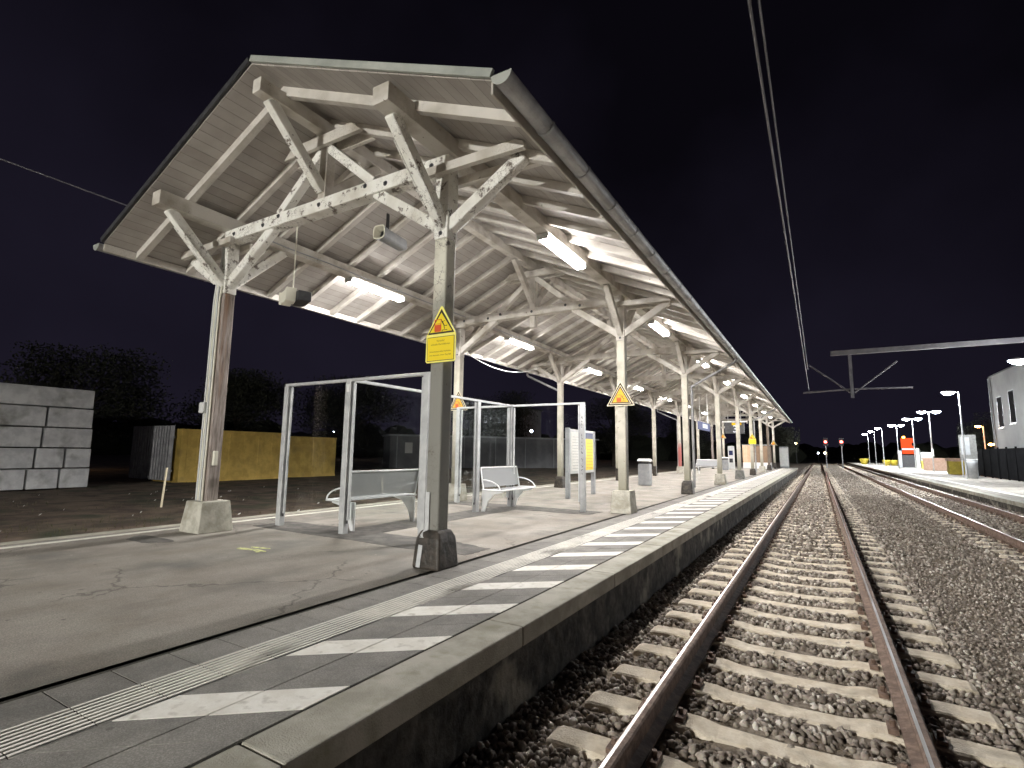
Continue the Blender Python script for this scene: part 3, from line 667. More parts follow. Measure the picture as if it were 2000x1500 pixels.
# ------------------------------------------------------------------ warning signs
def tri(cx, cz, w, h): return [(cx-w/2, cz-h/3), (cx+w/2, cz-h/3), (cx, cz+2*h/3)]
def pictogram(t, cx, cz, s, y):
    m = MB()
    def rect(x0, x1, z0, z1, mi, d=.002): m.box(cx+x0*s, cx+x1*s, y-d, y, cz+z0*s, cz+z1*s, mi)
    rect(-.42, .08, -.42, .05, 0); rect(-.45, -.40, -.36, .42, 0); rect(.06, .11, -.36, .42, 0); rect(-.40, .06, .37, .42, 0); rect(-.38, .04, .10, .13, 0)
    m.build('train_symbol', RED, t)
    m = MB()
    m.tube([(cx+.18*s, y-.002, cz+.25*s), (cx+.34*s, y-.002, cz-.02*s)], [.045*s, .03*s], 6); m.tube([(cx+.20*s, y-.002, cz+.20*s), (cx+.42*s, y-.002, cz+.30*s)], .014*s, 5)
    m.tube([(cx+.20*s, y-.002, cz+.20*s), (cx+.12*s, y-.002, cz+.38*s)], .014*s, 5)
    m.tube([(cx+.34*s, y-.002, cz-.02*s), (cx+.55*s, y-.002, cz-.08*s), (cx+.60*s, y-.002, cz-.02*s)], .022*s, 5); m.tube([(cx+.34*s, y-.002, cz-.02*s), (cx+.40*s, y-.002, cz-.28*s)], .022*s, 5)
    m.box(cx+.18*s, cx+.62*s, y-.003, y, cz-.36*s, cz-.325*s); m.box(cx+.18*s, cx+.215*s, y-.003, y, cz-.55*s, cz-.33*s)
    m.build('falling_person_symbol', BLK, t)
def combo_sign(x, y, z0, label):
    """triangle over a text panel, one pentagonal plate"""
    t = thing('warning_sign', (x, y, z0), label, 'warning sign', 'yellow warning signs on the posts')
    hw, hp, ht = .21, .31, .64
    m = MB(); m.prism([(-hw+.02, 0), (hw-.02, 0), (hw, .02), (hw, hp), (.012, ht), (-.012, ht), (-hw, hp), (-hw, .02)], -.004, 0, 'y'); m.build('plate', YELE, t, bevel=.001)
    m = MB(); m.prism([(-.185, hp+.015), (.185, hp+.015), (0, ht-.03)], -.006, -.004, 'y'); m.build('triangle_border', BLK, t)
    m = MB(); m.prism([(-.155, hp+.035), (.155, hp+.035), (0, ht-.075)], -.008, -.006, 'y'); m.build('triangle_field', YEL, t)
    m = MB(); m.box(-.19, .19, -.006, -.004, .018, .292); m.build('panel_border', BLK, t)
    m = MB(); m.box(-.184, .184, -.008, -.006, .024, .286); m.build('panel_field', YEL, t)
    pictogram(t, -.015, hp+.11, .17, -.0085)
    for i, (s, zz) in enumerate((('Vorsicht!', .235), ('schnelle Durchfahrten', .195), ('Sicherheitsstreifen freihalten,', .115), ('erst betreten, wenn Zug hält', .075))):
        text_mesh(s, .030 if i < 2 else .026, 'lettering', OCHD, t, (0, -.0085, zz), (PI/2, 0, 0), .0004)
    m = MB(); m.box(-.03, .03, 0, .03, .10, .20); m.box(-.03, .03, 0, .03, .38, .45); m.build('bracket', STEEL, t)
    return t
OCHD = mat('sign_lettering', (.30, .20, .02), rough=.6)
def tri_sign(x, y, zc, w, label):
    t = thing('warning_sign', (x, y, zc-w*.29), label, 'warning sign', 'yellow warning signs on the posts')
    h = w*.87; cz = w*.29
    for i, (sc, mm, nm) in enumerate(((1.0, CREAMS, 'plate'), (.92, BLK, 'outer_border'), (.76, CREAMS, 'inner_rim'), (.70, BLK, 'inner_border'), (.58, OCH, 'field'))):
        MB().prism(tri(0, cz, w*sc, h*sc), -.004-.002*i, -.002*i, 'y').build(nm, mm, t)
    pictogram(t, 0, cz-.02, w*.30, -.0125)
    MB().box(-.03, .03, 0, .03, cz-.05, cz+.05).build('bracket', STEEL, t)
    return t
combo_sign(XR+.05, Y0-.125, 2.225, 'yellow warning triangle over a yellow text panel on the nearest right canopy post')
combo_sign(XR+.06, Y0+5*D-.125, 1.92, 'small far yellow triangle and text panel on the sixth right canopy post')
tri_sign(XR, Y0+D-.125, 2.44, .62, 'black-bordered orange warning triangle on the second right canopy post above a concrete block')
tri_sign(XL+.1, Y0+D-.125, 2.46, .60, 'orange warning triangle on the second left post, half hidden by the nearest post')
tri_sign(XR, Y0+8*D-.125, 2.35, .62, 'small far orange warning triangle on the last right canopy post')
tri_sign(XL, Y0+8*D-.125, 3.0, .62, 'small far orange warning triangle on the last left canopy post')

# ------------------------------------------------------------------ glass wind screens
HS = 2.34
ws = thing('wind_screen', (-6.2, 5.56, 0), 'glazed wind screen of grey metal frames forming an H round the two benches', 'wind screen')
WO = (-6.2, 5.56, 0)
def scr_post(x, y, w, d):
    m = MB(); m.box(x-w/2, x+w/2, y-d/2, y+d/2, 0, HS-.045); o = m.build('frame_post', STEEL, ws, WO, .004)
def pane(xa, ya, xb, yb):
    m = MB(); d = Vector((xb-xa, yb-ya, 0)).normalized()*.075; a = Vector((xa, ya, 0))+d; b = Vector((xb, yb, 0))-d
    m.beam(a+Vector((0, 0, 1.24)), b+Vector((0, 0, 1.24)), .012, 2.06); m.build('glass_pane', GLASS, ws, WO)
    for s, e in ((a, 1), (b, -1)):
        q = s+d.normalized()*.012*e
        m = MB(); m.beam(q+Vector((0, 0, .20)), q+Vector((0, 0, 2.275)), .03, .03, (1, 0, 0) if abs(d.y) > 0 else (0, 1, 0)); m.build('glazing_strip', STEEL, ws, WO, .003)
        q = s-d.normalized()*.010*e
        m = MB(); m.beam(q+Vector((0, 0, .15)), q+Vector((0, 0, 2.29)), .02, .02, (1, 0, 0) if abs(d.y) > 0 else (0, 1, 0)); m.build('rubber_seal', STEELD, ws, WO)
YA, YB = 5.56, 10.45; XSP = -6.2
fr = [(-7.70, YA), (XSP, YA), (-4.66, YA)]; bk = [(-7.72, YB), (XSP, YB), (-4.39, YB)]; sp = [(XSP, YA), (XSP, 7.35), (XSP, 9.05), (XSP, YB)]
for x, y in fr+bk+sp[1:3]: scr_post(x, y, .10, .10)
for row in (fr, bk, sp):
    for (xa, ya), (xb, yb) in zip(row, row[1:]): pane(xa, ya, xb, yb)
for row in (fr, bk):
    m = MB(); m.box(row[0][0]-.05, row[-1][0]+.05, row[0][1]-.035, row[0][1]+.035, HS-.043, HS); m.build('top_rail', STEEL, ws, WO, .004)
m = MB(); m.box(XSP-.035, XSP+.035, YA+.036, YB-.036, HS-.043, HS); m.build('top_rail', STEEL, ws, WO, .004)
# scribbles on the end post of the far screen
m = MB(); rs = random.Random(5)
for i in range(17):
    zc = 2.0-.075*i; w = .022
    if i in (4, 11): continue
    for j in range(rs.choice((2, 3))):
        a = (-4.39+rs.uniform(-w, w), YB-.0525, zc+rs.uniform(-.03, .03)); b = (-4.39+rs.uniform(-w, w), YB-.0525, zc+rs.uniform(-.03, .03)); m.beam(a, b, .009, .003, (0, 1, 0))
m.build('graffiti', STEELD, ws, WO)
MB().box(XSP-.032, XSP+.032, YA-.054, YA-.05, 2.13, 2.25).build('sticker', WHITE, ws, WO)

# ------------------------------------------------------------------ benches: local x along bench, y = facing (+y front), z up
GR, tt = newmat('perforated_sheet')
N = tt.nodes.new; o_ = N('ShaderNodeOutputMaterial'); b_ = N('ShaderNodeBsdfPrincipled'); b_.inputs['Base Color'].default_value = (.5, .51, .52, 1); b_.inputs['Roughness'].default_value = .5
tr_ = N('ShaderNodeBsdfTransparent'); mx_ = N('ShaderNodeMixShader'); tcx = N('ShaderNodeTexCoord'); vo = N('ShaderNodeTexVoronoi'); vo.inputs['Scale'].default_value = 75; vo.inputs['Randomness'].default_value = 0
mt = N('ShaderNodeMath'); mt.operation = 'GREATER_THAN'; mt.inputs[1].default_value = .42
mx_.inputs[0].default_value = .5
tt.links.new(tr_.outputs[0], mx_.inputs[1]); tt.links.new(b_.outputs[0], mx_.inputs[2]); tt.links.new(mx_.outputs[0], o_.inputs[0])
def bench(loc, rz, ln, label):
    t = thing('bench', loc, label, 'bench', 'light grey metal benches', rz); h = ln/2
    m = MB(); m.box(-h, h, .10, .50, .452, .460); m.build('seat', GR, t)
    m = MB()
    m.tube([(-h, .06, .455), (-h, .50, .455), (-h+.02, .53, .452), (h-.02, .53, .452), (h, .50, .455), (h, .06, .455)], .017, 8)
    m.build('seat_frame', BENCHM, t)
    m = MB(); m.add([(-h, .085, .50), (h, .085, .50), (h, .012, .90), (-h, .012, .90)], [(0, 1, 2, 3)]); m.add([(-h, .081, .50), (h, .081, .50), (h, .008, .90), (-h, .008, .90)], [(3, 2, 1, 0)])
    m.build('backrest', GR, t)
    m = MB(); m.tube([(-h, .09, .455), (-h, .085, .50), (-h, .012, .905), (h, .012, .905), (h, .085, .50), (h, .09, .455)], .017, 8); m.build('backrest_frame', BENCHM, t)
    for s in (-1, 1):
        pts = [(s*h, .05+.45*math.sin(a), .46+.20*math.cos(a)) for a in np.linspace(0, PI/2, 9)]
        m = MB(); m.tube(pts, .013, 8); m.build('armrest', BENCHM, t)
        poly = [(-.02, .0), (.06, .0), (.13, .20), (.28, .36), (.50, .405), (.50, .435), (-.02, .435), (.05, .2)]
        m = MB(); m.prism([(a, b) for a, b in poly[:7]]+[(-.02, .0)][:0], s*(h-.12)-.012, s*(h-.12)+.012, 'x'); m.build('bracket_leg', BENCHM, t, bevel=.004)
    return t
bench((XSP-.06, 6.50, 0), PI/2, 1.62, 'nearest light grey metal bench with curved arms, seat towards the left platform edge')
bench((XSP+.06, 9.85, 0), -PI/2, 1.50, 'second light grey metal bench with curved arms facing the near track')
bench((-6.1, 35.2, 0), PI, 1.5, 'small far grey bench in the middle of the platform')

# ------------------------------------------------------------------ timetable board, bins, hanging signs
t = thing('timetable_board', (-5.98, 14.1, 0), 'grey two-post timetable board with yellow sheet under a navy header', 'timetable board')
for yy in (-.93, .93): MB().box(-.06, .06, yy-.05, yy+.05, 0, 1.93 if yy < 0 else 1.90).build('leg', GREYM, t, bevel=.01)
MB().box(-.05, .05, -.875, .875, .66, 1.90).build('case', GREYL, t, bevel=.01)
MB().box(.051, .056, -.80, -.12, .74, 1.82).build('white_sheet', PAPER, t)
MB().box(.051, .056, .0, .80, 1.66, 1.83).build('navy_header', NAVY, t)
MB().box(.051, .056, .0, .80, .74, 1.655).build('yellow_sheet', YEL, t)
MB().box(.0565, .058, .12, .24, 1.12, 1.34).build('white_mark', WHITE, t)
m = MB()
for i in range(9): m.box(.0565, .058, .30, .74, .80+.09*i, .815+.09*i)
m.build('printed_rows', OCH, t)
m = MB()
for i in range(12): m.box(.0565, .058, -.74, -.18, .80+.08*i, .81+.08*i)
m.build('printed_rows', GREYM, t)
def bin_(x, y, s, label):
    t = thing('litter_bin', (x, y, 0), label, 'litter bin', 'grey litter bins'); w = .23*s
    m = MB(); m.loft([[(-w, -w*.8, 0), (w, -w*.8, 0), (w, w*.8, 0), (-w, w*.8, 0)], [(-w, -w*.8, .84), (w, -w*.8, .84), (w, w*.8, .84), (-w, w*.8, .84)]]); m.build('body', GREYM, t, bevel=.03)
    m = MB(); m.box(-w*.8, w*.8, -w*.6, w*.6, .84, .93); m.build('opening', DARK, t)
    m = MB(); m.prism([(-w*.85, .93), (w*.85, .93), (w*.95, .98), (0, 1.04), (-w*.95, .98)], -w-.02, w+.02, 'x'); m.build('lid', GREYL, t, bevel=.01)
bin_(-5.97, 20.5, 1, 'grey litter bin with pale lid in the middle of the canopied platform')
bin_(-6.6, 45.5, 1, 'small far grey litter bin beside the ticket machine')
t = thing('ticket_machine', (-6.75, 50.0, 0), 'tall light grey ticket machine far down the platform', 'ticket machine')
MB().box(-.25, .25, -.2, .2, 0, 2.0).build('cabinet', GREYL, t, bevel=.03); MB().box(-.16, .16, -.21, -.2, 1.2, 1.6).build('screen', NAVY, t); MB().box(-.14, .14, -.21, -.2, .55, .9).build('payment_panel', DARK, t)
t = thing('station_name_sign', (-5.8, 32.3, 2.66), 'pale lavender lit name sign hanging on two rods far under the canopy', 'sign')
MB().box(-.05, .05, -1.7, 1.7, 0, .46).build('panel', SCREEN, t, bevel=.01); MB().box(.051, .054, -.7, .8, .12, .36).build('white_field', NUMW, t)
for yy in (-1.2, 1.2): MB().tube([(0, yy, .46), (0, yy, 2.9)], .03, 8).build('hanging_rod', WHITE, t)
t = thing('platform_display', (-6.0, 47.0, 3.0), 'dark hanging display with white number 3 and a yellow strip', 'display')
MB().box(-.75, .75, -.12, .12, -.0, .95).build('case', DARK, t, bevel=.02); MB().box(-.95, .95, -.14, .14, .95, 1.04).build('cover', WHITE, t)
MB().box(-.2, .55, -.13, -.12, .70, .90).build('yellow_strip', YLIT, t)
text_mesh('3', .85, 'number', NUMW, t, (.05, -.126, .10), (PI/2, 0, 0), .003)
for xx in (-.5, .5): MB().tube([(xx, 0, 1.04), (xx, 0, 2.4)], .025, 8).build('hanging_rod', GREYL, t)
t = thing('site_hut', (-5.05, 53.9, 0), 'wooden boarded hut with white base on the far platform', 'hut')
MB().box(-1.15, 1.15, -.6, 1.2, .0, .55).build('base', WHITE, t, bevel=.01); MB().box(-1.15, -.38, -.62, 1.2, .55, 2.15).build('light_boards', WOODL, t)
MB().box(-.375, 1.15, -.6, 1.2, .55, 2.08).build('brown_boards', WOODB, t); MB().box(-1.2, 1.2, -.65, 1.25, 2.155, 2.2).build('lid', GREYM, t)
t = thing('utility_cabinet', (-3.0, 58.3, 0), 'grey utility cabinet at the far end of the canopied platform', 'cabinet')
MB().box(-.4, .4, -.3, .3, 0, 2.1).build('body', GREYM, t, bevel=.08); MB().box(-.36, .36, -.305, -.3, .2, 1.95).build('door', GREYL, t)

# ------------------------------------------------------------------ left background
grp = 'stacked pale blocks left of the platform'
rows = [[2.6, 3.6, 4.6, 5.6, 6.55, 7.52, 8.5, 9.48], [2.6, 4.6, 6.6, 7.7, 8.6, 9.46], [2.6, 4.6, 6.0, 7.85, 9.42], [2.6, 5.0, 7.9, 9.38], [2.6, 6.0, 9.36]]
rown = ['bottom', 'second', 'middle', 'fourth', 'top']
for r, cuts in enumerate(rows):
    for i, (a, b) in enumerate(zip(cuts, cuts[1:])):
        nfr = len(cuts)-2-i
        m = MB(); m.box(-.5, .5, -(b-a)/2+.035, (b-a)/2-.035, .0, .735)
        o = m.build('stacked_block', PACK, bevel=.03); o.location = (-25.75+random.uniform(-.03, .03), (a+b)/2, -.42+.78*r+.045)
        lab = 'pale grey block in the %s layer of the stack, %s from its right end' % (rown[r], ordn[nfr] if nfr else 'first')
        tag(o, lab, 'block', grp)
def container(y0, y1, x, h, label):
    t = thing('yellow_container', (x, (y0+y1)/2, -.42), label, 'container', 'yellow containers beyond the left verge'); L_ = (y1-y0)/2
    m = MB(); n = int((y1-y0)/.75); yy = -L_
    poly = []
    for i in range(n):
        a = -L_+2*L_*i/n; s = 2*L_/n
        poly += [(0, a), (0, a+s*.35), (-.02, a+s*.38), (-.02, a+s*.97)]
    poly += [(0, L_), (-2.3, L_), (-2.3, -L_)]
    m.prism(poly, .12, h-.1, 'z'); m.build('ribbed_wall', YBOARD, t)
    MB().box(-2.32, .02, -L_-.02, L_+.02, 0, .12).build('base_frame', YBOARD, t); MB().box(-2.32, .02, -L_-.02, L_+.02, h-.1, h).build('roof_frame', YBOARD, t)
container(13.3, 18.9, -26.2, 2.55, 'longer ochre-yellow container beyond the verge, behind the first left post'); container(19.5, 22.9, -26.6, 2.4, 'shorter ochre-yellow container seen through the near wind screen')
t = thing('corrugated_fence', (-28.4, 13.1, -.42), 'grey corrugated metal fence between the block stack and the yellow container', 'fence')
m = MB(); n = 15
for i in range(n):
    x0 = -1.9+3.8*i/n; s = 3.8/n
    m.prism([(x0, 0), (x0+s*.25, -.13), (x0+s*.6, -.13), (x0+s*.85, 0), (x0+s, 0), (x0+s, .01), (x0+s*.85, .01), (x0+s*.6, -.12), (x0+s*.25, -.12), (x0, .01)], .1, 2.7, 'z')
m.build('sheet', CORR, t); MB().box(-1.9, 1.9, .012, .06, .5, .6).build('rail', GREYM, t); MB().box(-1.9, 1.9, .012, .06, 2.1, 2.2).build('rail', GREYM, t)
t = thing('grey_shed', (-29, 43.4, -.42), 'long dark grey shed beyond the verge with a small white notice', 'shed')
t.rotation_euler = (0, 0, math.atan2(50.07-36.35, -23.86+34.18)); L_ = 9.2
MB().box(-L_, L_+4, 0, 4, 0, 3.0).build('wall', SHED, t); MB().box(-L_-.2, L_+4.2, -.25, 4.2, 3.0, 3.16).build('roof', GREYM, t)
for i in range(6): MB().box(-L_+.6+i*3.3, -L_+.68+i*3.3, -.05, -.001, 0, 3.0).build('cover_strip', GREYM, t)
MB().box(-L_+1.4, -L_+2.1, -.03, -.002, 1.4, 2.4).build('notice', PAPER, t)
for i, (x, y, h, lean, lb) in enumerate(((-15.9, 7.7, 1.1, .12, 'leaning pale stake in the verge left of the first left post'), (-13.2, 13.5, .8, -.03, 'thin pale stake standing behind the nearest bench'), (-13.5, 17.6, 1.5, .02, 'tall thin pale stake seen through the near wind screen'), (-12, 22.2, .9, 0, 'short thin stake beyond the second bench'))):
    o = MB().beam((0, 0, -.05), (lean, 0, h), .04, .04).build('marker_stake', CREAMS); o.location = (x, y, -.42); tag(o, lb, 'stake', 'marker stakes in the left verge')
# litter and weeds
m = MB()
for i in range(90):
    x, y = random.uniform(-22, -9.4), random.uniform(2, 26); s = random.uniform(.02, .07); z = -.40+.06*hn(x, y)
    m.add([(x, y, z), (x+s, y+s*.4, z+.02), (x+s*.6, y+s, z+.05), (x-s*.3, y+s*.6, z+.03)], [(0, 1, 2, 3)])
tag(m.build('litter_scraps', PAPER), 'scraps of pale litter strewn over the left verge', 'litter', None, 'stuff')
GRASS = mat('dull_grass', (.05, .055, .022), (.12, .10, .05), rough=.9, scale=2)
m = MB()
for i in range(16000):
    x = -9.25-abs(random.gauss(0, 4)) if i % 3 else random.uniform(-26.5, -12); y = random.uniform(1.5, 34); z = -.46+.06*hn(x, y); h = random.uniform(.04, .16); a = random.uniform(0, 2*PI); w = .008
    if hn(x*.6, y*.6) < -.1: continue
    dx, dy = math.cos(a)*w, math.sin(a)*w; lx, ly = random.uniform(-.06, .06), random.uniform(-.06, .06)
    m.add([(x-dx, y-dy, z), (x+dx, y+dy, z), (x+lx, y+ly, z+h)], [(0, 1, 2)])
tag(m.build('verge_grass', GRASS), 'thin dull grass tufts on the left verge', 'grass', None, 'stuff')
# trees
def tree(x, y, h, rad, label, seed, n=15000, base=-.42):
    h *= .8
    r = random.Random(seed); t = thing('tree', (x, y, base), label, 'tree', 'dark trees round the station')
    m = MB(); m.tube([(0, 0, 0), (.1, 0, h*.25), (-.1, .1, h*.5), (0, 0, h*.8)], [.28, .22, .14, .05], 8)
    cl = []
    for i in range(16):
        a = r.uniform(0, 2*PI); z = h*r.uniform(.35, .95); q = rad*r.uniform(.3, .95)*math.sin(PI*min(1, (z/h-.2)/.9)); c = (q*math.cos(a), q*math.sin(a), z); cl.append(c)
        m.tube([(0, 0, z*.62), (c[0]*.5, c[1]*.5, z*.8), c], [.09, .06, .02], 5)
    m.build('trunk', BARK, t)
    m = MB()
    for i in range(n):
        c = r.choice(cl); sr = rad*.42
        gs = lambda q: max(-1.5*q, min(1.5*q, r.gauss(0, q)))
        p = Vector((c[0]+gs(sr*.55), c[1]+gs(sr*.55), c[2]+gs(sr*.42))); s = r.uniform(.06, .13)
        u = Vector((r.gauss(0, 1), r.gauss(0, 1), r.gauss(0, 1))).normalized(); w = u.orthogonal().normalized()
        m.add([p-u*s, p+w*s*.5, p+u*s, p-w*s*.5], [(0, 1, 2, 3)])
    m.build('crown', LEAF, t)
tree(-40, 14, 9, 4.5, 'dark tree behind the stack of pale blocks', 1); tree(-38, 23, 8.5, 4.2, 'dark tree behind the yellow containers', 2)
tree(-37, 33, 9.5, 4.5, 'dark tree behind the near end of the grey shed', 3); tree(-34, 55, 11, 5, 'dark tree beyond the grey shed', 4)
tree(-22, 62, 10, 4.5, 'dark tree seen between the far left canopy posts', 5); tree(-14, 72, 9, 4, 'dark green tree beyond the far end of the canopy', 6); tree(-6, 82, 8, 3.6, 'dark tree at the end of the canopied platform, near the red signals', 8)
tree(22, 95, 10, 4.5, 'dark tree behind the far lamp masts of the opposite platform', 7)
# distant woods closing the horizon
m = MB(); rw = random.Random(3)
def lump(cx, cy, r, h):
    rings = []
    for j in range(5):
        ph = j/4*PI/2; q = r*math.cos(ph)*(1 if j else 1.0); rings.append([(cx+max(q, .05)*(1+.18*rw.uniform(-1, 1))*math.cos(a), cy+max(q, .05)*(1+.18*rw.uniform(-1, 1))*math.sin(a), -.7+h*math.sin(ph)*(1+.08*rw.uniform(-1, 1))) for a in np.linspace(0, 2*PI, 9)[:-1]])
    m.loft(rings)
for i in range(150):
    a = -1.9+i/149*2.55        # bearing from straight ahead
    if -.05 < a < .12: continue
    dd = rw.uniform(150, 190); lump(dd*math.sin(a), dd*math.cos(a), rw.uniform(6, 10), rw.uniform(4, 9.5)*(1 if a < -.2 else .6))
for i in range(26): lump(-60+i*6+rw.uniform(-2, 2), 330+rw.uniform(-10, 10), 9, rw.uniform(6, 10))
tag(m.build('distant_woods', LEAF), 'low dark mass of distant trees along the horizon', 'woods', None, 'stuff')
# far lit things on the left
def far_lamp(x, y, h, mm, r, label):
    t = thing('far_lamp', (x, y, -.42), label, 'street lamp', 'far lights in the dark')
    MB().tube([(0, 0, 0), (0, 0, h)], .05, 6).build('pole', DARK, t)
    m = MB(); m.loft([[(r*q*math.cos(a), r*q*math.sin(a), h+zz*r) for a in np.linspace(0, 2*PI, 9)[:-1]] for q, zz in ((.3, -.8), (.9, -.4), (1, 0), (.7, .6), (.2, .9))], smooth=True); m.build('bulb', mm, t)
# placed on rays measured in the photo, each at its own distance
def at(u, v, y):
    d = F*FOC+R2*(u-1000)+U2*(750-v); k = y/d.y; return (d.x*k, y, CAMH+d.z*k)
for (u, v, y, mm, r, lb) in ((160, 843, 16, WARM, .14, 'warm white far lamp right behind the stack of pale blocks'), (672, 826, 60, WARM, .22, 'small warm far light above the yellow container'),
                             (652, 845, 62, COOL, .24, 'small bluish far light beside the yellow container'), (1098, 843, 90, SODIUM, .16, 'tiny orange far light behind the timetable board'), (1038, 842, 70, COOL, .22, 'small white far light behind the second bench'),
                             (1598, 885, 150, COOL, .18, 'tiny white far light at the vanishing point of the tracks'), (1612, 885, 140, WARM, .28, 'tiny warm far light low between the red signals'), (1554, 866, 110, WARM, .22, 'small pinkish far light just past the canopy end')):
    x, yy, z = at(u, v, y); far_lamp(x, yy, z+.42, mm, r, lb)
x, yy, z = at(968, 823, 95)
t = thing('far_building', (x, yy, -.42), 'far dark building with a row of lit windows beyond the grey shed', 'building')
MB().box(-7, 7, 0, 8, 0, z+3).build('wall', SHED, t)
MB().box(-7.3, 7.3, -.3, 8.3, z+3, z+3.3).build('roof', DARK, t)
for i, (dx, w) in enumerate(((-3.0, .7), (-1.4, .5), (.7, .6), (1.9, .9), (3.2, .6))): MB().box(dx, dx+w, -.06, -.001, z-.3+.42, z+1.3+.42).build('window', WINL, t)
# signals
for u, v, lb in ((1612, 863, 'left of the two red signals beyond the platforms'), (1643, 863, 'right of the two red signals beyond the platforms')):
    x, yy, z = at(u, v, 92); t = thing('railway_signal', (x, yy, -.6), lb, 'signal', 'red railway signals')
    MB().tube([(0, .15, 0), (0, .15, z+.6-.5)], .07, 8).build('mast', GREYM, t); MB().box(-.3, .3, .0, .25, z+.6-.6, z+.6+.6).build('head', DARK, t, bevel=.03)
    MB().tube([(0, -.03, z+.6), (0, -.005, z+.6)], .16, 12).build('red_light', REDL, t)

# ------------------------------------------------------------------ opposite platform
Z2 = -.23
p = MB(); p.box(5.9, 24, 10, 150, -.7, Z2-.004); struct('opposite_platform', p, ASPH)
p = MB(); y = 10
while y < 150: p.box(5.74, 6.04, y+.004, y+1.946, Z2-.14, Z2+.002); y += 1.95
struct('opposite_platform_edge', p, COPE)
p = MB(); p.box(5.84, 5.9, 10, 150, -.7, Z2-.14); struct('opposite_platform_wall', p, WALLD)
p = MB(); p.box(6.7, 7.0, 10, 150, Z2-.003, Z2+.003); struct('opposite_tactile_strip', p, LINEW)
def mast(x, y, h, heads, label):
    t = thing('lamp_mast', (x, y, Z2), label, 'lamp mast', 'lamp masts along the opposite platform')
    MB().tube([(0, 0, 0), (0, 0, 1.2), (0, 0, h)], [.07, .055, .04], 10).build('pole', STEEL, t)
    for s in heads:
        MB().tube([(0, 0, h-.03), (s*.25, 0, h+.02)], .025, 6).build('arm', STEEL, t)
        rg = lambda q, zz: [(s*.58+.42*q*math.cos(a), .24*q*math.sin(a), h+zz) for a in np.linspace(0, 2*PI, 13)[:-1]]
        m = MB(); m.loft([rg(.96, .001), rg(.7, .10), rg(.2, .13)], smooth=True); m.build('lamp_cover', GREYL, t)
        m = MB(); m.loft([rg(.15, -.20), rg(.6, -.13), rg(.95, -.001)], smooth=True); m.build('lamp_bowl', MASTON, t)
mast(9.0, 33.0, 6.1, (-1,), 'nearest lamp mast at the right photo edge above the pale building')
mast(8.77, 47.4, 6.1, (-1,), 'single-headed lamp mast in front of the dark fence')
mast(9.9, 67, 6.1, (-1, 1), 'nearest double-headed lamp mast, right of the red machine')
mast(10.0, 79, 6.1, (-1, 1), 'double-headed lamp mast rising behind the red machine')
mast(10.1, 95, 6.1, (-1, 1), 'farthest double-headed lamp mast, left of the red machine')
mast(9.1, 104, 6.1, (-1,), 'far single-headed lamp mast, third from the left end of the row')
mast(9.05, 117, 6.1, (-1,), 'far single-headed lamp mast, second from the left end of the row')
mast(9.0, 131, 6.1, (-1,), 'farthest lamp mast, at the left end of the row')
# the mast that lights the near gable, behind the camera on the canopied platform
t = thing('lamp_mast', (-6.5, -14, 0), 'lamp mast on the open end of the canopied platform behind the viewpoint', 'lamp mast')
MB().tube([(0, 0, 0), (0, 0, 1.2), (0, 0, 4.3)], [.07, .055, .04], 10).build('pole', STEEL, t)
HEADN = emit('near_mast_lamp_glow', (1, .98, .92), 1900)
rg = lambda q, zz: [(.55+.40*q*math.cos(a), .24*q*math.sin(a), 4.3+zz) for a in np.linspace(0, 2*PI, 17)[:-1]]
MB().tube([(0, 0, 4.27), (.25, 0, 4.32)], .025, 6).build('arm', STEEL, t)
m = MB(); m.loft([rg(.96, .001), rg(.7, .10), rg(.2, .13)], smooth=True); m.build('lamp_cover', GREYL, t)
m = MB(); m.loft([rg(.25, -.16), rg(.7, -.12), rg(.95, -.001)], smooth=True); m.build('lamp_bowl', HEADN, t)

# things on the opposite platform
PX = lambda u, y: at(u, 890, y)[0]
t = thing('information_panel', (PX(1892, 51), 51, Z2), 'grey information panel beside the single-headed lamp mast', 'information panel')
MB().box(-.5, .5, -.08, .08, 1.3, 3.2).build('panel', BITG, t, bevel=.02); MB().box(-.45, -.38, -.05, .05, 0, 1.3).build('leg', GREYM, t); MB().box(.38, .45, -.05, .05, 0, 1.3).build('leg', GREYM, t)
MB().box(-.42, .1, -.085, -.08, 1.7, 3.0).build('poster', GREYM, t)
t = thing('litter_bin', (PX(1896, 49.5), 49.5, Z2), 'round grey litter bin at the foot of the single-headed lamp mast', 'litter bin')
m = MB(); cr_ = lambda r, z: [(r*math.cos(a), r*math.sin(a), z) for a in np.linspace(0, 2*PI, 17)[:-1]]
m.loft([cr_(.30, 0), cr_(.36, 1.1), cr_(.37, 1.3)], smooth=True); m.build('body', GREYM, t)
m = MB(); m.loft([cr_(.38, 1.301), cr_(.38, 1.36), cr_(.30, 1.38)]); m.build('rim', GREYL, t)
t = thing('planter', (PX(1867, 60), 60, Z2), 'olive-yellow planter box with sandy rim in front of the dark fence', 'planter')
MB().box(-.62, .62, -.5, .5, 0, 1.15).build('box', OLIVE, t, bevel=.03); MB().box(-.70, .70, -.58, .58, 1.15, 1.4).build('rim', TERRA, t, bevel=.02)
t = thing('grit_bin', (PX(1810, 85), 85, Z2), 'yellow panel box with pale upper pane beside the lamp mast', 'box')
MB().box(-.6, .6, -.3, .3, 0, 1.0).build('yellow_box', YBIN, t, bevel=.02); MB().box(-.6, .6, -.28, .28, 1.0, 2.1).build('pale_pane', GREYL, t, bevel=.02)
t = thing('low_wall', (12.7, 75, Z2), 'low sandy brick wall behind the planter', 'wall')
MB().box(-2.5, 4, 0, .4, 0, 1.3).build('brickwork', TERRA, t); MB().box(-2.6, 4.1, -.05, .45, 1.3, 1.4).build('coping', TERRA, t)
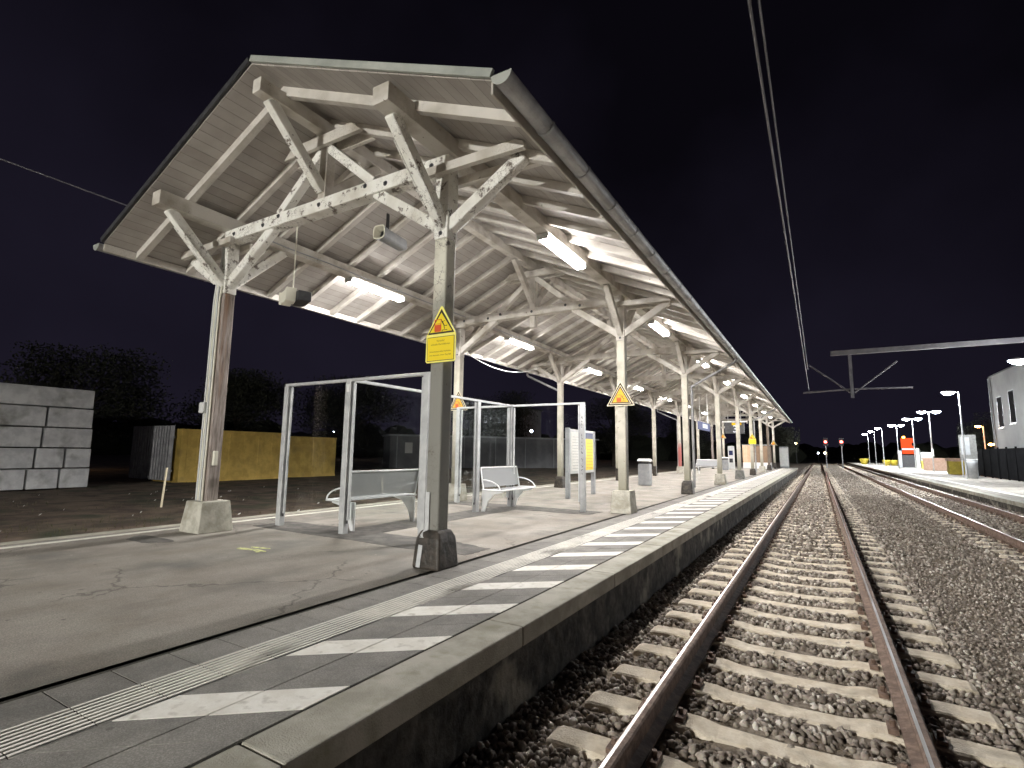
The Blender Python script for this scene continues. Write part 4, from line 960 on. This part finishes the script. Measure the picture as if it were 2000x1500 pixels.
t = thing('vending_machine', (PX(1776, 85), 85.5, Z2), 'black vending machine between pale side panels, under the lit red sign', 'vending machine')
MB().box(-.72, .72, -.35, .35, .1, 1.75).build('cabinet', DARK, t, bevel=.03); MB().box(-.6, .6, -.36, -.35, .0, .1).build('plinth', GREYL, t); MB().box(.74, 1.12, -.3, .35, 0, 2.6).build('side_panel', GREYL, t, bevel=.02)
MB().box(-1.15, -.76, -.3, .35, 0, 2.3).build('side_panel', GREYM, t, bevel=.02); MB().box(-1.15, -.76, -.31, -.3, 2.1, 2.3).build('lit_strip', NUMW, t)
t = thing('red_sign', (PX(1774, 85), 85.0, Z2+1.87), 'lit orange-red stepped sign with a white strip above the black vending machine', 'sign')
MB().box(-.68, .45, -.1, .1, .75, 2.05).build('upper_panel', REDPANEL, t, bevel=.02); MB().box(.45, .72, -.1, .1, 1.45, 2.05).build('upper_arm', REDPANEL, t); MB().box(.45, .68, -.1, .1, .75, 1.05).build('lower_arm', REDPANEL, t)
MB().box(-.62, .66, -.11, .1, .52, .72).build('white_strip', NUMW, t); MB().box(-.6, .6, -.1, .1, 0, .5).build('lower_panel', REDPANEL, t)
MB().tube([(-.35, -.05, 2.06), (-.35, -.05, 2.28)], .14, 8).build('orange_beacon', ORPANEL, t)
for x, y, s, lb in ((PX(1687, 120), 120, .85, 'small yellow tapered tub near the far lamp masts'), (PX(1731, 108), 108, .75, 'rounded yellow tub left of the black vending machine'), (PX(1745, 109), 109, .75, 'second yellow tub just right of the rounded one')):
    t = tag(MB().loft([cr_(.55*s, 0), cr_(.85*s, 1.05*s), cr_(.9*s, 1.2*s)], smooth=True).build('grit_tub', YBIN), lb, 'tub', 'yellow tubs on the opposite platform'); t.location = (x, y, Z2)
t = thing('pale_post', (PX(1822, 80), 80, Z2), 'slim pale post with a dark foot beside the yellow panel box', 'post')
MB().tube([(0, 0, 0), (0, 0, 1.6)], .05, 8).build('foot', DARK, t); MB().box(-.1, .1, -.05, .05, 1.6, 2.5).build('head', WHITE, t)
# dark fence, pale building
t = thing('dark_fence', (11.1, 42, Z2), 'tall dark boarded fence below the pale building', 'fence')
for i in range(16): MB().box(-.03, .03, -16+2*i+.03, -16+2*i+1.97, .05, 2.15).build('board_panel', FENCED, t); MB().box(-.05, .05, -16+2*i-.04, -16+2*i+.028, 0, 2.25).build('fence_post', FENCED, t)
t = thing('pale_building', (13.1, 59.5, Z2), 'pale rendered station building with narrow dark windows at the right edge', 'building')
MB().box(0, 9, -34, 0, 0, 8.4).build('wall', RENDERW, t); MB().box(-.02, 9.05, -34.05, .02, 8.4, 8.5).build('roof', DARK, t); MB().tube([(-.08, -.3, 0), (-.08, -.3, 8.3)], .07, 8).build('downpipe', GREYM, t)
for u_, v_ in ((1954, 805), (1977, 794), (2040, 760), (2130, 715)):
    d_ = F*FOC+R2*(u_-1000)+U2*(750-v_); k_ = 13.1/d_.x; yy = d_.y*k_-59.5; zz = CAMH+d_.z*k_-Z2
    f_ = MB().box(-.012, -.002, yy-.70, yy+.70, zz-1.3, zz+1.3).build('window', GREYM, t); MB().box(-.018, -.0121, yy-.62, yy+.62, zz-1.22, zz+1.22).build('pane', FENCED, f_); MB().box(-.09, -.0121, yy-.72, yy+.72, zz-1.38, zz-1.301).build('sill', GREYL, f_)
# orange lights
for (u, v, y, h, lb) in ((1910, 833, 62, 0, 'orange street lamp left of the pale building'), (1936, 868, 60.5, 0, 'bright orange lamp low at the corner of the pale building')):
    x, yy, z = at(u, v, y); t = thing('street_lamp', (x+.35, yy, Z2), lb, 'street lamp', 'orange street lamps by the building')
    MB().tube([(0, 0, 0), (0, 0, z-Z2)], .05, 8).build('pole', STEEL, t); MB().tube([(0, 0, z-Z2), (-.25, 0, z-Z2+.02)], .03, 6).build('arm', STEEL, t)
    m = MB(); m.loft([[(-.35+.2*q*math.cos(a), .14*q*math.sin(a), z-Z2+zz) for a in np.linspace(0, 2*PI, 11)[:-1]] for q, zz in ((.3, -.1), (1, -.04), (1, .04), (.3, .08))], smooth=True); m.build('lamp_head', SODIUM, t)
x, yy, z = at(1903, 884, 52); t = thing('bulkhead_lamp', (x, yy, z), 'tiny amber lamp on the dark fence', 'lamp')
MB().box(-.04, .2, -.08, .08, -.1, .1).build('casing', DARK, t); MB().tube([(-.06, 0, 0), (-.04, 0, 0)], .08, 10).build('glow', ORPANEL, t)

# ------------------------------------------------------------------ overhead line
t = thing('overhead_gantry', (14.5, 35, Z2), 'steel overhead-line gantry beam with hanging drop bracket above the tracks', 'gantry')
GO = (14.5, 35, Z2)
GST = mat('gantry_steel', (.16, .15, .165), (.22, .21, .22), rough=.6, scale=2)
m = MB()
m.beam((.9, 35, 7.18), (14.5, 35, 7.18), .22, .26)
m.build('boom', GST, t, GO)
MB().box(14.35, 14.65, 34.85, 35.15, Z2, 7.5).build('mast', GST, t, GO)
MB().beam((1.83, 35, 7.0), (1.83, 35, 4.55), .16, .16, (0, 1, 0)).build('drop_post', GST, t, GO)
for a, b in (((1.75, 4.85), (-.25, 6.6)), ((1.95, 4.85), (4.0, 6.5)), ((1.75, 5.05), (-.6, 4.95)), ((1.95, 5.05), (4.6, 5.0))): MB().tube([(a[0], 35, a[1]), (b[0], 35, b[1])], .05, 6).build('cantilever_arm', GST, t, GO)
for x, z, lb in ((-.30, 5.1, 'lower overhead wire above the near track'), (-.30, 6.35, 'upper overhead wire above the near track')):
    tag(MB().tube([(x, -6, z), (x, 15, z-.03), (x, 34.9, z-.02)], .015, 6).build('overhead_wire', WIRE), lb, 'wire', 'overhead wires')
tag(MB().tube(sag((-13, -10, 6.75), (-13, 60, 6.75), .25), .014, 6).build('overhead_wire', WIRE), 'faint overhead wire left of the canopy roof', 'wire', 'overhead wires')
